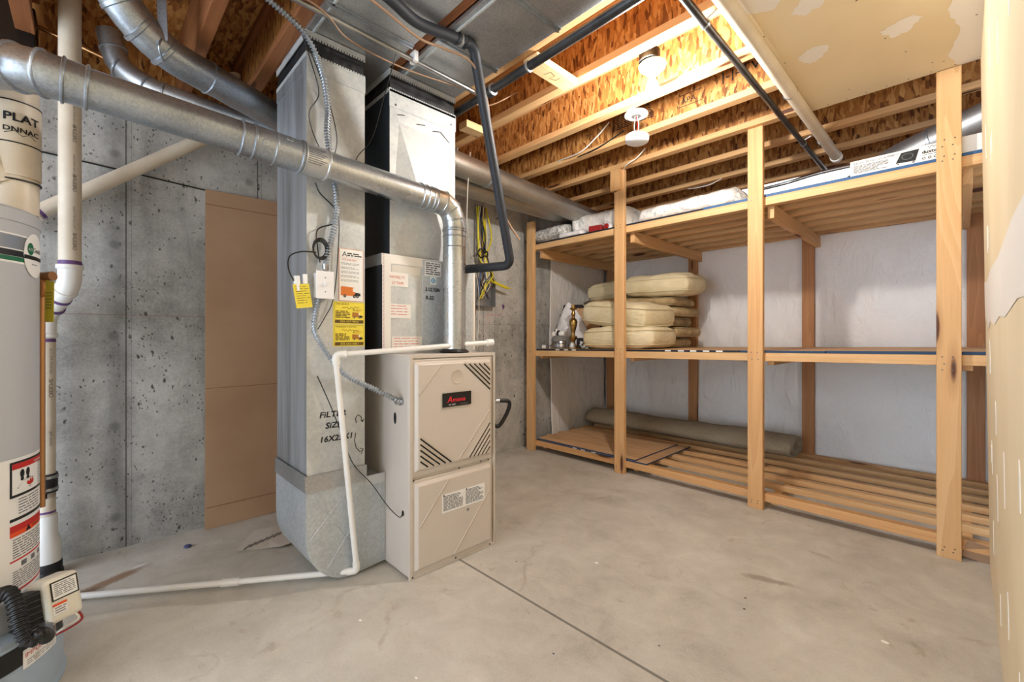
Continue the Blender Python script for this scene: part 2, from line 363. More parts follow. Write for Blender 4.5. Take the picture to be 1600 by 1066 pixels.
class MB:
    def __init__(s, *mats):
        s.bm = bmesh.new(); s.mats = [m for m in mats]
    def mi(s, m):
        if m is None: return 0
        if m not in s.mats: s.mats.append(m)
        return s.mats.index(m)
    def faces(s, vs, fs, m=None, mtx=None):
        k = s.mi(m); bv = [s.bm.verts.new(mtx @ V(v) if mtx else V(v)) for v in vs]
        for f in fs:
            try:
                q = s.bm.faces.new([bv[i] for i in f]); q.material_index = k
            except ValueError: pass
        return s
    def box(s, a, b, m=None, mtx=None):
        x0, y0, z0 = (min(a[i], b[i]) for i in range(3)); x1, y1, z1 = (max(a[i], b[i]) for i in range(3))
        vs = [(x0, y0, z0), (x1, y0, z0), (x1, y1, z0), (x0, y1, z0), (x0, y0, z1), (x1, y0, z1), (x1, y1, z1), (x0, y1, z1)]
        return s.faces(vs, [(3, 2, 1, 0), (4, 5, 6, 7), (0, 1, 5, 4), (1, 2, 6, 5), (2, 3, 7, 6), (3, 0, 4, 7)], m, mtx)
    def obox(s, c, size, rot=(0, 0, 0), m=None):
        mt = Matrix.Translation(V(c)) @ Euler(rot).to_matrix().to_4x4(); h = V(size)/2
        return s.box(-h, h, m, mt)
    def beam(s, p, q, w, h, m=None, up=(0, 0, 1)):
        p, q = V(p), V(q); d = (q-p); L = d.length; d.normalize(); up = V(up)
        sx = d.cross(up).normalized(); uz = sx.cross(d)
        mt = Matrix((( d.x, sx.x, uz.x, p.x), (d.y, sx.y, uz.y, p.y), (d.z, sx.z, uz.z, p.z), (0, 0, 0, 1)))
        return s.box((0, -w/2, -h/2), (L, w/2, h/2), m, mt)
    def tube(s, pts, r, n=14, m=None, cap=True, sx=1.0):
        pts = [V(p) for p in pts]; rs = r if isinstance(r, (list, tuple)) else [r]*len(pts)
        vs = []; fs = []
        for (p, u, w), rr in zip(frames(pts), rs):
            for k in range(n):
                a = 2*pi*k/n; vs.append(p+u*cos(a)*rr+w*sin(a)*rr*sx)
        for i in range(len(pts)-1):
            for k in range(n):
                k2 = (k+1) % n; fs.append((i*n+k, i*n+k2, (i+1)*n+k2, (i+1)*n+k))
        if cap:
            fs.append(tuple(reversed(range(n)))); fs.append(tuple(range((len(pts)-1)*n, len(pts)*n)))
        return s.faces(vs, fs, m)
    def lathe(s, prof, c=(0, 0, 0), axis=(0, 0, 1), n=32, m=None):
        ax = V(axis).normalized(); q = V((0, 0, 1)).rotation_difference(ax).to_matrix().to_4x4()
        mt = Matrix.Translation(V(c)) @ q; vs = []; fs = []
        for r, z in prof:
            for k in range(n):
                a = 2*pi*k/n; vs.append((max(r, 1e-5)*cos(a), max(r, 1e-5)*sin(a), z))
        for i in range(len(prof)-1):
            for k in range(n):
                k2 = (k+1) % n; fs.append((i*n+k, i*n+k2, (i+1)*n+k2, (i+1)*n+k))
        fs.append(tuple(reversed(range(n)))); fs.append(tuple(range((len(prof)-1)*n, len(prof)*n)))
        return s.faces(vs, fs, m, mt)
    def prism(s, poly, f, w0, w1, m=None):
        n = len(poly); vs = [f(u, v, w0) for u, v in poly]+[f(u, v, w1) for u, v in poly]
        fs = [tuple(reversed(range(n))), tuple(range(n, 2*n))]+[(i, (i+1) % n, n+(i+1) % n, n+i) for i in range(n)]
        return s.faces(vs, fs, m)
    def grid(s, f, nu, nv, m=None, closed_u=False):
        vs = [f(i/nu, j/nv) for j in range(nv+1) for i in range(nu+1)]
        fs = [(j*(nu+1)+i, j*(nu+1)+i+1, (j+1)*(nu+1)+i+1, (j+1)*(nu+1)+i) for j in range(nv) for i in range(nu)]
        return s.faces(vs, fs, m)
    # flat things laid on a surface through a map f(u, v, lift)
    def patch(s, f, u0, v0, u1, v1, m, lift=.0006, step=.03):
        nu = max(1, int(abs(u1-u0)/step)); nv = max(1, int(abs(v1-v0)/step))
        return s.grid(lambda a, b: f(u0+(u1-u0)*a, v0+(v1-v0)*b, lift), nu, nv, m)
    def poly(s, f, pts, m, lift=.0008):
        return s.faces([f(u, v, lift) for u, v in pts], [tuple(range(len(pts)))], m)
    def disc(s, f, u, v, r, m, lift=.0008, n=20, ry=None):
        return s.poly(f, [(u+r*cos(2*pi*k/n), v+(ry or r)*sin(2*pi*k/n)) for k in range(n)], m, lift)
    def stroke(s, f, pts, w, m, lift=.001):
        pts = [V((p[0], p[1])) for p in pts]; vs = []; n = len(pts)
        for i, p in enumerate(pts):
            t = (pts[min(n-1, i+1)]-pts[max(0, i-1)]); t = t.normalized() if t.length else V((1, 0)); nn = V((-t.y, t.x))*w/2
            vs += [f(p.x+nn.x, p.y+nn.y, lift), f(p.x-nn.x, p.y-nn.y, lift)]
        return s.faces(vs, [(2*i, 2*i+1, 2*i+3, 2*i+2) for i in range(n-1)], m)
    def text(s, f, txt, u, v, size, m, lift=.0012, align='L', sx=1.0, rot=0.0, slant=0.0):
        vs, fs, w = text_geo(txt); o = {'L': 0, 'C': -w/2, 'R': -w}[align]; ca, sa = cos(rot), sin(rot)
        P = []
        for x, y in vs:
            x = (x+o+slant*y)*size*sx; y = y*size
            P.append(f(u+x*ca-y*sa, v+x*sa+y*ca, lift))
        return s.faces(P, fs, m)
    def bold(s, f, txt, u, v, size, m, lift=.0012, w=.05, **k):
        for i, (dx, dy) in enumerate(((0, 0), (w, 0), (0, w), (w, w), (w/2, w/2))): s.text(f, txt, u+dx*size, v+dy*size, size, m, lift+.00002*i, **k)
        return s
    def lines(s, f, u0, v0, u1, v1, rows, m, seed=0, lift=.001, fill=.55):
        rg = random.Random(seed); dv = (v1-v0)/rows
        for r in range(rows):
            y = v0+dv*(r+.2); x = u0; end = u1-(rg.random()*.3*(u1-u0) if rg.random() < .4 else 0)
            while x < end-1e-4:
                L = min(abs(dv)*rg.uniform(1.2, 4.5), end-x); s.patch(f, x, y, x+L, y+dv*fill, m, lift, .02); x += L+abs(dv)*.5
        return s
    def build(s, name, parent=None, origin=None, bevel=0, smooth=35, seg=2, sub=0):
        me = bpy.data.meshes.new(name)
        bmesh.ops.recalc_face_normals(s.bm, faces=s.bm.faces)
        vs = [v.co for v in s.bm.verts]
        if origin is None:
            if parent is not None: origin = parent.matrix_world_o
            else:
                lo = [min(v[i] for v in vs) for i in range(3)]; hi = [max(v[i] for v in vs) for i in range(3)]
                origin = V(((lo[0]+hi[0])/2, (lo[1]+hi[1])/2, lo[2]))
        origin = V(origin)
        bmesh.ops.translate(s.bm, verts=s.bm.verts, vec=-origin)
        s.bm.to_mesh(me); s.bm.free()
        for m in (s.mats or ['white_plastic']): me.materials.append(M[m])
        if smooth:
            me.polygons.foreach_set('use_smooth', [True]*len(me.polygons)); me.set_sharp_from_angle(angle=radians(smooth))
        o = bpy.data.objects.new(name, me); col.objects.link(o)
        if parent is not None:
            o.parent = parent.o; o.location = origin-parent.matrix_world_o
        else: o.location = origin
        if bevel:
            b = o.modifiers.new('bevel', 'BEVEL'); b.width = bevel; b.segments = seg; b.limit_method = 'ANGLE'; b.angle_limit = radians(40); b.harden_normals = False
        if sub:
            b = o.modifiers.new('sub', 'SUBSURF'); b.levels = sub; b.render_levels = sub
        return W(o, origin)

class W:      # an object with its world origin
    def __init__(s, o, org): s.o = o; s.matrix_world_o = V(org)

_tc = {}
def text_geo(t):
    if t in _tc: return _tc[t]
    cu = bpy.data.curves.new('t', 'FONT'); cu.body = t; cu.size = 1; cu.resolution_u = 2
    ob = bpy.data.objects.new('t', cu); me = bpy.data.meshes.new_from_object(ob)
    vs = [(v.co.x, v.co.y) for v in me.vertices]; fs = [tuple(p.vertices) for p in me.polygons]
    w = max((v[0] for v in vs), default=0)
    bpy.data.objects.remove(ob); bpy.data.curves.remove(cu); bpy.data.meshes.remove(me)
    _tc[t] = (vs, fs, w); return _tc[t]

def thing(name, label, cat, loc, group=None):
    o = bpy.data.objects.new(name, None); o.empty_display_size = .05; col.objects.link(o); o.location = loc
    o['label'] = label; o['category'] = cat
    if group: o['group'] = group
    return W(o, loc)
def tag(w, label, cat, group=None):
    w.o['label'] = label; w.o['category'] = cat
    if group: w.o['group'] = group
    return w
def struct(w): w.o['kind'] = 'structure'; return w
def plab(w, label): w.o['label'] = label; return w
def plane(o, u, v):
    o, u, v = V(o), V(u), V(v); n = u.cross(v)
    return lambda a, b, l=0: o+u*a+v*b+n*l
def face_px(X):       # a surface facing +X: u is world Y, v is world Z
    return lambda a, b, l=0: V((X+l, a, b))
def face_my(Y):       # facing -Y: u is world X
    return lambda a, b, l=0: V((a, Y-l, b))

# ============================================================ the room
def room():
    fm = MB('concrete_floor').box((-3.3, -2.6, -.12), (1.2, 4.8, 0))
    ff = lambda a, b, l=0: V((a, b, l))
    for x, y, r, mt in ((-1.235, 1.763, 0.010, 'paper_white'), (-1.620, 0.748, 0.008, 'paper_white'), (-0.194, 2.052, 0.012, 'paper_white'), (-0.634, 1.977, 0.006, 'marker'), (-0.612, 1.894, 0.006, 'marker'), (-0.985, 1.151, 0.005, 'rock_blue'), (-1.513, 1.492, 0.005, 'marker'), (-1.485, 1.521, 0.004, 'marker'), (-1.222, 0.751, 0.006, 'paper_white'), (-1.519, 1.856, 0.004, 'marker'), (-0.749, 1.450, 0.004, 'marker'), (-1.052, 3.512, 0.010, 'paper_white')): fm.disc(ff, x, y, r, mt, .0008, 9, r*.7)
    struct(fm.build('floor', origin=(0, 0, 0), smooth=0))
    wm = MB('cast_concrete').box((-3.3, -2.6, 0), (-3.04, 4.8, 2.36)); wf = face_px(-3.04)
    wm.disc(wf, 2.82, 1.385, .016, 'purple_primer', .001, 11, .022)
    for p in ([(2.60, 1.30), (2.80, 1.30)], [(2.61, 1.28), (2.66, 1.33)], [(2.60, 1.24), (2.655, 1.285), (2.64, 1.22)], [(2.80, 1.30), (2.81, 1.36)], [(2.68, 1.56), (2.68, 1.34)]): wm.stroke(wf, p, .003, 'tape_print', .001)
    struct(wm.build('wall_left', origin=(0, 0, 0), smooth=0))
    struct(MB('cast_concrete').box((-3.04, 4.5, 0), (1.2, 4.8, 2.36)).build('wall_back', origin=(0, 0, 0), smooth=0))
    struct(MB('cast_concrete').box((.45, 3.07, 0), (.6, 4.5, 2.44)).build('wall_alcove', origin=(0, 0, 0), smooth=0))
    # right wall: drywall on studs, leaning a little
    w = MB('drywall', 'joint_compound')
    def rw(y, z, d=0): return V((.090-.0125*z-d, y, z))
    yy0, yy1, zt = -2.2, 3.06, 2.43
    vs = [rw(yy0, 0), rw(yy1, 0), rw(yy1, zt), rw(yy0, zt)]
    ws = [v+V((.12, 0, 0)) for v in vs]
    w.faces(vs+ws, [(0, 1, 2, 3), (7, 6, 5, 4), (0, 4, 5, 1), (1, 5, 6, 2), (2, 6, 7, 3), (3, 7, 4, 0)], 'drywall')
    # joint compound: thin sanded streaks over the screws and broad patches
    f = lambda a, b, l=0: rw(a, b, l)
    rg = random.Random(3)
    for y0, zs in ((2.62, (.3, .62, 1.02, 1.5, 1.9)), (2.2, (.2, .55, .82, 1.75, 2.1)), (1.78, (.35, .7, 1.25, 1.9)), (1.38, (.3, .8, 1.8))):
        for z0 in zs:
            for k in range(rg.choice((1, 2))):
                L = rg.uniform(.07, .17); yq = y0+rg.uniform(-.05, .05)
                w.prism([(yq-.008, z0-L/2), (yq+.010, z0-L/2+.01), (yq+.013, z0), (yq+.005, z0+L/2), (yq-.010, z0+L/4)], f, -.0005, .0015, 'joint_compound')
    # big torn patch low on the sheet edge toward the viewer
    w_pts = [(3.05, 1.36), (3.05, 1.20), (2.98, 1.155), (2.86, 1.175), (2.70, 1.13), (2.5, 1.16), (2.2, 1.14), (1.9, 1.16), (1.67, 1.15), (1.3, 1.175), (.9, 1.16), (.3, 1.17), (.3, 1.35), (.9, 1.335), (1.4, 1.35), (1.9, 1.335), (2.4, 1.35), (2.8, 1.335)]
    w.poly(f, w_pts, 'joint_compound', .0012)
    struct(w.build('wall_right', origin=(0, 0, 0), smooth=0))
    # subfloor above the joists, drywall on the right of the ceiling
    struct(MB('osb_deck').box((-3.3, -2.6, 2.742), (1.2, 4.8, 2.765)).build('ceiling', origin=(0, 0, 0), smooth=0))
    c = MB('drywall', 'joint_compound')
    c.box((-.648, -1.3, 2.430), (.085, 3.060, 2.4425), 'drywall')
    g = lambda a, b, l=0: V((a, b, 2.430-l))
    def blotch(pts, seed):
        rg = random.Random(seed); out = []
        n = len(pts)
        for i in range(n):
            a, b = V((pts[i][0], pts[i][1], 0)), V((pts[(i+1) % n][0], pts[(i+1) % n][1], 0))
            for k in range(6):
                p = a.lerp(b, k/6); out.append((p.x+rg.uniform(-.008, .008), p.y+rg.uniform(-.008, .008)))
        return out
    P = [
        [(-.64, 1.30), (-.44, 1.50), (-.30, 1.62), (-.08, 1.80), (.03, 1.93), (.08, 1.93), (.08, 1.2), (-.2, 1.1), (-.64, 1.1)],
        [(-.64, 1.93), (-.54, 2.00), (-.47, 1.93), (-.40, 1.82), (-.36, 1.70), (-.42, 1.66), (-.55, 1.70), (-.64, 1.78)],
        [(-.50, 2.07), (-.46, 2.12), (-.40, 2.11), (-.31, 2.02), (-.27, 1.97), (-.34, 1.95), (-.42, 2.0)],
        [(.02, 1.2), (.08, 1.2), (.08, 3.05), (-.02, 3.05), (-.05, 2.9), (-.01, 2.7), (-.04, 2.5), (-.01, 2.3), (-.03, 2.0), (.0, 1.7)],
        [(-.25, 2.48), (-.22, 2.56), (-.16, 2.55), (-.12, 2.48), (-.14, 2.44), (-.20, 2.45)],
        [(-.55, 2.45), (-.52, 2.52), (-.46, 2.50), (-.42, 2.42), (-.47, 2.38), (-.52, 2.40)],
    ]
    for i, p in enumerate(P): c.poly(g, blotch(p, i), 'joint_compound', .0008+.0001*i)
    rg = random.Random(5)
    for k in range(14): c.disc(g, -.62+.7*rg.random(), 1.9+1.12*rg.random(), .004, 'screw', .0016, 8)
    for k in range(9): c.disc(g, -.62+.085*k, 3.03, .004, 'screw', .0016, 8)
    struct(c.build('ceiling', origin=(0, 0, 0), smooth=0))
    # sill plate and rim above the left wall
    struct(MB('dark_fir_y').box((-3.2, -1.3, 2.36), (-3.05, 4.8, 2.40)).build('trim_1', bevel=.002))
    struct(MB('osb_web').box((-3.14, -1.3, 2.40), (-3.115, 4.8, 2.742)).build('trim_2'))
    struct(MB('osb_web').box((.905, -2.6, 2.44), (.93, 4.8, 2.742)).build('trim_4'))  # unseen rim board, added to keep light out of the open joist ends
    struct(MB('osb_web').box((-3.1, -2.6, 2.44), (.9, -2.57, 2.742)).build('trim_5'))  # unseen end board, likewise added to darken the joist bays
    struct(MB('dark_fir_x').box((-3.04, 4.56, 2.36), (1.2, 4.7, 2.44)).build('trim_3', bevel=.002))

def joists():
    lab = {
        .64: 'engineered joist along the left edge of the ceiling sheet metal, above the return duct',
        1.075: 'engineered joist showing as a strip between the two ceiling sheet metal panels',
        1.47: 'engineered joist directly above the black gas pipe',
        1.84: 'engineered joist whose flange carries the bare bulb fixture',
        2.26: 'engineered joist whose flange carries the dangling smoke alarm',
        2.65: 'engineered joist just behind the smoke alarm, stamped with black lettering',
        3.05: 'engineered joist resting over the front posts of the shelving',
        3.45: 'engineered joist just behind the front shelving posts',
        3.86: 'engineered joist crossing over the capped end of the white pipe',
        4.25: 'engineered joist nearest the rear wall, above the shelving',
        -.21: 'engineered joist in the dark bay above the steel flue elbow',
    }
    for yc, lb in lab.items():
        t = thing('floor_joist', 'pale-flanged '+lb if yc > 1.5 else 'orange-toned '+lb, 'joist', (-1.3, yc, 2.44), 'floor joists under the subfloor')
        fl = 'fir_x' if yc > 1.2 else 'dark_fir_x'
        x1 = .44 if yc > 3.07 else .9
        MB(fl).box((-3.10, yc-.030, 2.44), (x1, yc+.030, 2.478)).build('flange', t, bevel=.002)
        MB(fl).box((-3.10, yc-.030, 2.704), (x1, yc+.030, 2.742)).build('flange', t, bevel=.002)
        w = MB('osb_web', 'marker').box((-3.10, yc-.005, 2.478), (x1, yc+.005, 2.704))
        f = lambda a, b, l=0, y=yc: V((a, y-.005-l, b))
        if yc == 2.65:
            w.text(f, '|-|-TW', -.98, 2.585, .075, 'marker', .0012, sx=1.2)
            w.text(f, 'APA', -1.22, 2.545, .05, 'marker', .0012); w.stroke(f, [(-1.24, 2.53), (-1.09, 2.53), (-1.09, 2.60), (-1.24, 2.60), (-1.24, 2.53)], .004, 'marker')
            w.lines(f, -1.72, 2.64, -1.42, 2.54, 8, 'marker', 4)
            w.text(f, 'TJI', -1.95, 2.56, .05, 'marker', .0012)
        w.build('web', t)
    b = MB('dark_fir_x').box((-3.10, .345, 2.44), (-.9, .395, 2.742))
    tag(b.build('solid_joist', bevel=.002), 'reddish solid timber joist between the steel pipes and the return duct', 'joist')
    o = MB('white_fir_y', 'marker').box((-1.475, 1.502, 2.405), (-1.385, 1.808, 2.4385))
    f = lambda a, b, l=0: V((a, b, 2.405-l))
    o.stroke(f, [(-1.45, 1.62), (-1.41, 1.63), (-1.42, 1.67), (-1.45, 1.66), (-1.44, 1.70), (-1.41, 1.70)], .003, 'marker')
    tag(o.build('wood_block', bevel=.002), 'pale wood block nailed up beside the black gas pipe, pencil marks on it', 'block')
    tag(MB('white_fir_y').box((-2.20, 1.66, 2.395), (-2.12, 1.808, 2.4385)).build('wood_block', bevel=.002), 'short yellow wood block beside the top of the supply plenum', 'block')

# ============================================================ shelving
SY = [3.089, 3.325, 3.53, 3.74, 3.96, 4.17, 4.358]
SW = .056
PX = [(-2.955, 2.21), (-1.965, 2.438), (-.967, 2.438), (-.092, 2.427)]
def midz(x): return .966+.015*(x+2.82)
def shelving():
    t = thing('shelving_unit', 'tall built-in shelving of unpainted fir two-by-fours with three slatted levels', 'shelving', (-1.4, 3.7, 0))
    for i, (x, zt) in enumerate(PX):
        m = MB('fir_z', 'screw'); m.box((x, 3.05, 0), (x+.089, 3.088, zt))
        f = face_my(3.05)
        for z in ((.03, .05, 1.98, 2.0) + ((.96, 1.0) if i != 3 else (.93, .97, 1.0, 2.04, 2.08))):
            for dx in (.025, .062): m.disc(f, x+dx+.004*sin(z*90+i), z+.006*sin(z*50), .0035, 'screw', .0006, 8)
        p = m.build('post', t, bevel=.003)
    for i, x in enumerate((-2.955, -1.965, -.967, .02)):
        MB('red_fir_z').box((x, 4.421, 0), (x+.089, 4.459, 2.30)).build('post', t, bevel=.003)
    MB('fir_z', 'screw').box((-1.978, 3.012, 2.27), (-1.889, 3.049, 2.437)).build('block', t, bevel=.003)
    for lev, (zt, sl) in enumerate(((.100, 0), (None, .015), (1.989, 0))):
        for k, y in enumerate(SY):
            m = MB('fir_x'); x0, x1 = -2.955, .40; SH = .052 if k == 0 else .038
            if zt is None:
                a, b = midz(x0), midz(x1)
                m.faces([(x0, y, a-SH), (x1, y, b-SH), (x1, y+SW, b-SH), (x0, y+SW, a-SH), (x0, y, a), (x1, y, b), (x1, y+SW, b), (x0, y+SW, a)],
                        [(3, 2, 1, 0), (4, 5, 6, 7), (0, 1, 5, 4), (1, 2, 6, 5), (2, 3, 7, 6), (3, 0, 4, 7)])
            else: m.box((x0, y, zt-SH), (x1, y+SW, zt))
            m.build('slat', t, bevel=.002)
        for x, _ in PX:
            xr = x+.0895
            z1 = .0615 if lev == 0 else (midz(xr)-.0390 if lev == 1 else 1.9505)
            z0 = max(0, z1-(.040 if lev == 1 else .089))
            MB('fir_y').box((xr, 3.20 if lev == 0 else 3.146, z0), (xr+.038, 4.46, z1)).build('cross_rail', t, bevel=.002)
    # the wide plank closing the right end at the floor
    MB('dark_fir_x', 'label_black').box((.03, 3.12, .0), (.30, 3.16, .055)).build('end_plank', t, bevel=.002)
    return t

def ply(name, label, x0, y0, x1, y1, z, th, edge, group, tilt=0.0, marks=()):
    m = MB('plywood_face', edge, 'label_white')
    z0 = lambda x: z+tilt*(x-x0)
    vs = [(x0, y0, z0(x0)), (x1, y0, z0(x1)), (x1, y1, z0(x1)), (x0, y1, z0(x0))]; vs += [(a, b, c+th) for a, b, c in vs]
    m.faces(vs, [(4, 5, 6, 7)], 'plywood_face'); m.faces(vs, [(3, 2, 1, 0)], 'plywood_shaded'); m.faces(vs, [(0, 1, 5, 4), (1, 2, 6, 5), (2, 3, 7, 6), (3, 0, 4, 7)], edge)  # underside gets the colour with shade painted in
    f = lambda a, b, l=0: V((a, y0-l, z0(a)+b))
    for a in marks: m.patch(f, a, th*.2, a+.045, th*.85, 'label_white', .0006, .05)
    return tag(m.build(name, smooth=0), label, 'plywood', group)

def shelf_goods():
    G = 'plywood sheets laid on the shelves'
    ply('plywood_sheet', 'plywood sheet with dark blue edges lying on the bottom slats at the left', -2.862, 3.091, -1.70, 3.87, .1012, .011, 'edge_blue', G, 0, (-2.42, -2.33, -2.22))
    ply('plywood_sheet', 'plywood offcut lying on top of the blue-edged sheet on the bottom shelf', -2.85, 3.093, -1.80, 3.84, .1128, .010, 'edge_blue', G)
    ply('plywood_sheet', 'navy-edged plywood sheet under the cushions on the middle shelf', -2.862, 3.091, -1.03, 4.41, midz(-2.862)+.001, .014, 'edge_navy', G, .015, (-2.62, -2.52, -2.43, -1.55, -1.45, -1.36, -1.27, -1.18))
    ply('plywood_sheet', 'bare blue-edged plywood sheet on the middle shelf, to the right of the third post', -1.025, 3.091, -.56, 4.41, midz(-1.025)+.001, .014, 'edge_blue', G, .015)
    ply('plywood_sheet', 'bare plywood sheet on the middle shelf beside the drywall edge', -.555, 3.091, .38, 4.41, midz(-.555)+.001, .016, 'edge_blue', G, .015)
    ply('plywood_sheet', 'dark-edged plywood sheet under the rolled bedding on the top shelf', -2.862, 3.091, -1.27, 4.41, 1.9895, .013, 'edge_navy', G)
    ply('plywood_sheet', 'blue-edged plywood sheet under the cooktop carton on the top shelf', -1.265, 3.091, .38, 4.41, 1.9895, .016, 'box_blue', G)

def blanket(name, label, f, nu, nv, amp, seed, lbl_cat='insulation'):
    m = MB('poly_facing')
    def g(a, b):
        p, n = f(a, b)
        q = V((a*nu*.07+b*nv*.03+seed, b*nv*.045, seed))
        d = noise.noise(q*1.4)*amp + noise.noise(q*V((3.2, 3.2, 1))[0])*amp*.4
        return p+n*d
    m.grid(g, nu, nv)
    w = m.build(name, origin=None, smooth=80)
    s = w.o.modifiers.new('solid', 'SOLIDIFY'); s.thickness = .006; s.offset = 0
    return tag(w, label, lbl_cat)

def insulation():
    def fb(a, b):
        x = -3.0+3.43*a; z = .03+2.27*b
        y = 4.476
        y -= .007*math.exp(-((x+.47)/.035)**2)+.006*math.exp(-((x+.33)/.025)**2)+.006*math.exp(-((x+1.95)/.03)**2)
        return V((x, y, z)), V((0, -1, 0))
    blanket('insulation_blanket', 'white plastic-faced insulation blanket covering the rear wall behind the shelving', fb, 150, 100, .016, 3)
    def fl(a, b):
        y = 3.475+.99*a; z = .05+2.0*b
        x = -3.022+.012*(1-b)**3
        return V((x, y+.012*sin(b*9)*(1-a), z)), V((1, 0, 0))
    blanket('insulation_blanket', 'wrinkled white plastic insulation blanket hung on the concrete wall beside the shelving', fl, 50, 90, .016, 9)

def cushion(name, label, c, size, rot, mat, group, cat='cushion', puff=.5, seed=0, piping=True):
    """a boxy or pillowy cushion; c is its middle"""
    t = thing(name, label, cat, c, group)
    L, Wd, H = size; m = MB(mat); N = 22
    mt = Matrix.Translation(V(c)) @ Euler(rot).to_matrix().to_4x4()
    def rim(k, e=5.0):      # squircle outline
        a = 2*pi*k; ca, sa = cos(a), sin(a)
        return (math.copysign(abs(ca)**(2/e), ca), math.copysign(abs(sa)**(2/e), sa))
    nr = 56; rings = []
    prof = []
    K = 12
    for j in range(K+1):
        ph = -pi/2+pi*j/K
        prof.append((cos(ph), sin(ph)))
    vs = []
    def height(u, v):
        edge = max(abs(u), abs(v)); q = (1-abs(u)**3)*(1-abs(v)**3)
        return (1-puff)+puff*max(q, 0)**.35
    nu = 18
    def surf(sg):
        g = []
        for j in range(nu+1):
            for i in range(nu+1):
                u, v = -1+2*i/nu, -1+2*j/nu
                # rounded corners
                uu = u*(1-.055*abs(v)**4); vv = v*(1-.055*abs(u)**4)
                # pinch corners outwards for pillows
                if puff > .6: uu *= 1-.06*(1-abs(v)**2)*abs(u)**6*1.0; vv *= 1-.06*(1-abs(u)**2)*abs(v)**6
                h = height(u, v)*H/2
                n_ = noise.noise(V((u*2.2+seed, v*2.2, sg*2+seed)))*.07*H+noise.noise(V((u*6+seed, v*6, sg)))*.025*H
                edge = max(abs(u), abs(v)) > .99
                g.append(mt @ V((uu*L/2, vv*Wd/2, sg*(h if not edge else h*.92)+(n_ if not edge else 0))))
        return g
    top = surf(1); bot = surf(-1); n1 = nu+1
    fs = [(j*n1+i, j*n1+i+1, (j+1)*n1+i+1, (j+1)*n1+i) for j in range(nu) for i in range(nu)]
    off = n1*n1
    fs2 = [tuple(off+k for k in reversed(f)) for f in fs]
    loop = [i for i in range(nu)]+[j*n1+nu for j in range(nu)]+[nu*n1+nu-i for i in range(nu)]+[(nu-j)*n1 for j in range(nu)]
    side = [(loop[k], loop[k]+off, loop[(k+1) % len(loop)]+off, loop[(k+1) % len(loop)]) for k in range(len(loop))]
    # bulge the side wall with a middle ring
    vs = top+bot; mid = []
    ctr = V(c)
    for k in loop:
        p = (top[k]+bot[k])/2; d = p-ctr; mid.append(p+d.normalized()*.012)
    vs += mid; mo = 2*off; n = len(loop)
    side = []
    for k in range(n):
        k2 = (k+1) % n
        side.append((loop[k], loop[k2], mo+k2, mo+k)); side.append((mo+k, mo+k2, loop[k2]+off, loop[k]+off))
    m.faces(vs, fs+fs2+side, mat)
    m.build('cover', t, smooth=70, sub=1)
    if piping:
        pp = [top[k]+(top[k]-ctr).normalized()*.002 for k in loop]; pp.append(pp[0])
        q = MB(mat).tube(resample(pp, .02)+[pp[0]], .0035, 6, mat, cap=False)
        pp = [bot[k]+(bot[k]-ctr).normalized()*.002 for k in loop]; pp.append(pp[0])
        q.tube(resample(pp, .02)+[pp[0]], .0035, 6, mat, cap=False)
        q.build('piping', t, smooth=60)
    return t

def cushions():
    G = 'cushions stacked on the middle shelf'; zb = midz(-2)+.016
    P = 'cushion_linen'; S = 'cushion_velvet'
    cushion('throw_pillow', 'plump cream pillow at the bottom front of the cushion stack, against the brass candlestick side', (-2.04, 3.40, zb+.095), (.68, .48, .20), (0, radians(-1), radians(3)), P, G, 'pillow', .38, 1)
    cushion('throw_pillow', 'plump cream pillow second from the bottom at the front of the cushion stack', (-2.08, 3.44, zb+.30), (.68, .48, .235), (radians(2), radians(6), radians(-5)), P, G, 'pillow', .38, 5)
    cushion('throw_pillow', 'plump cream pillow on the very top right of the cushion stack', (-1.94, 3.86, zb+.580), (.62, .50, .21), (radians(4), radians(1), radians(4)), P, G, 'pillow', .45, 8)
    cushion('throw_pillow', 'cream pillow on the top left of the stack, partly behind the second post', (-2.50, 3.96, zb+.570), (.48, .46, .21), (0, radians(-3), radians(-8)), P, G, 'pillow', .5, 12)
    cushion('seat_cushion', 'tan seat cushion at the bottom of the rear cushion pile', (-2.19, 3.96, zb+.048), (.74, .50, .092), (0, 0, radians(2)), S, G, 'cushion', .18, 20)
    cushion('seat_cushion', 'tan seat cushion second from the bottom of the rear pile, standing out to the right', (-2.14, 3.98, zb+.146), (.80, .52, .094), (0, 0, radians(-1)), S, G, 'cushion', .18, 24)
    cushion('seat_cushion', 'tan seat cushion third from the bottom of the rear pile', (-2.20, 3.98, zb+.242), (.74, .52, .09), (0, 0, radians(2)), S, G, 'cushion', .18, 27)
    cushion('seat_cushion', 'tan seat cushion fourth from the bottom of the rear pile, standing out to the right', (-2.17, 3.98, zb+.338), (.82, .52, .092), (0, radians(1), 0), S, G, 'cushion', .2, 31)
    cushion('seat_cushion', 'pale tan seat cushion directly under the two top pillows', (-2.22, 3.94, zb+.435), (.88, .52, .092), (0, radians(2), radians(2)), S, G, 'cushion', .25, 36)
    cushion('bolster', 'small cream pillow wedged behind the front pillows beside the white cloth', (-2.80, 4.16, zb+.24), (.24, .30, .44), (0, radians(8), radians(12)), P, G, 'pillow', .4, 41, False)

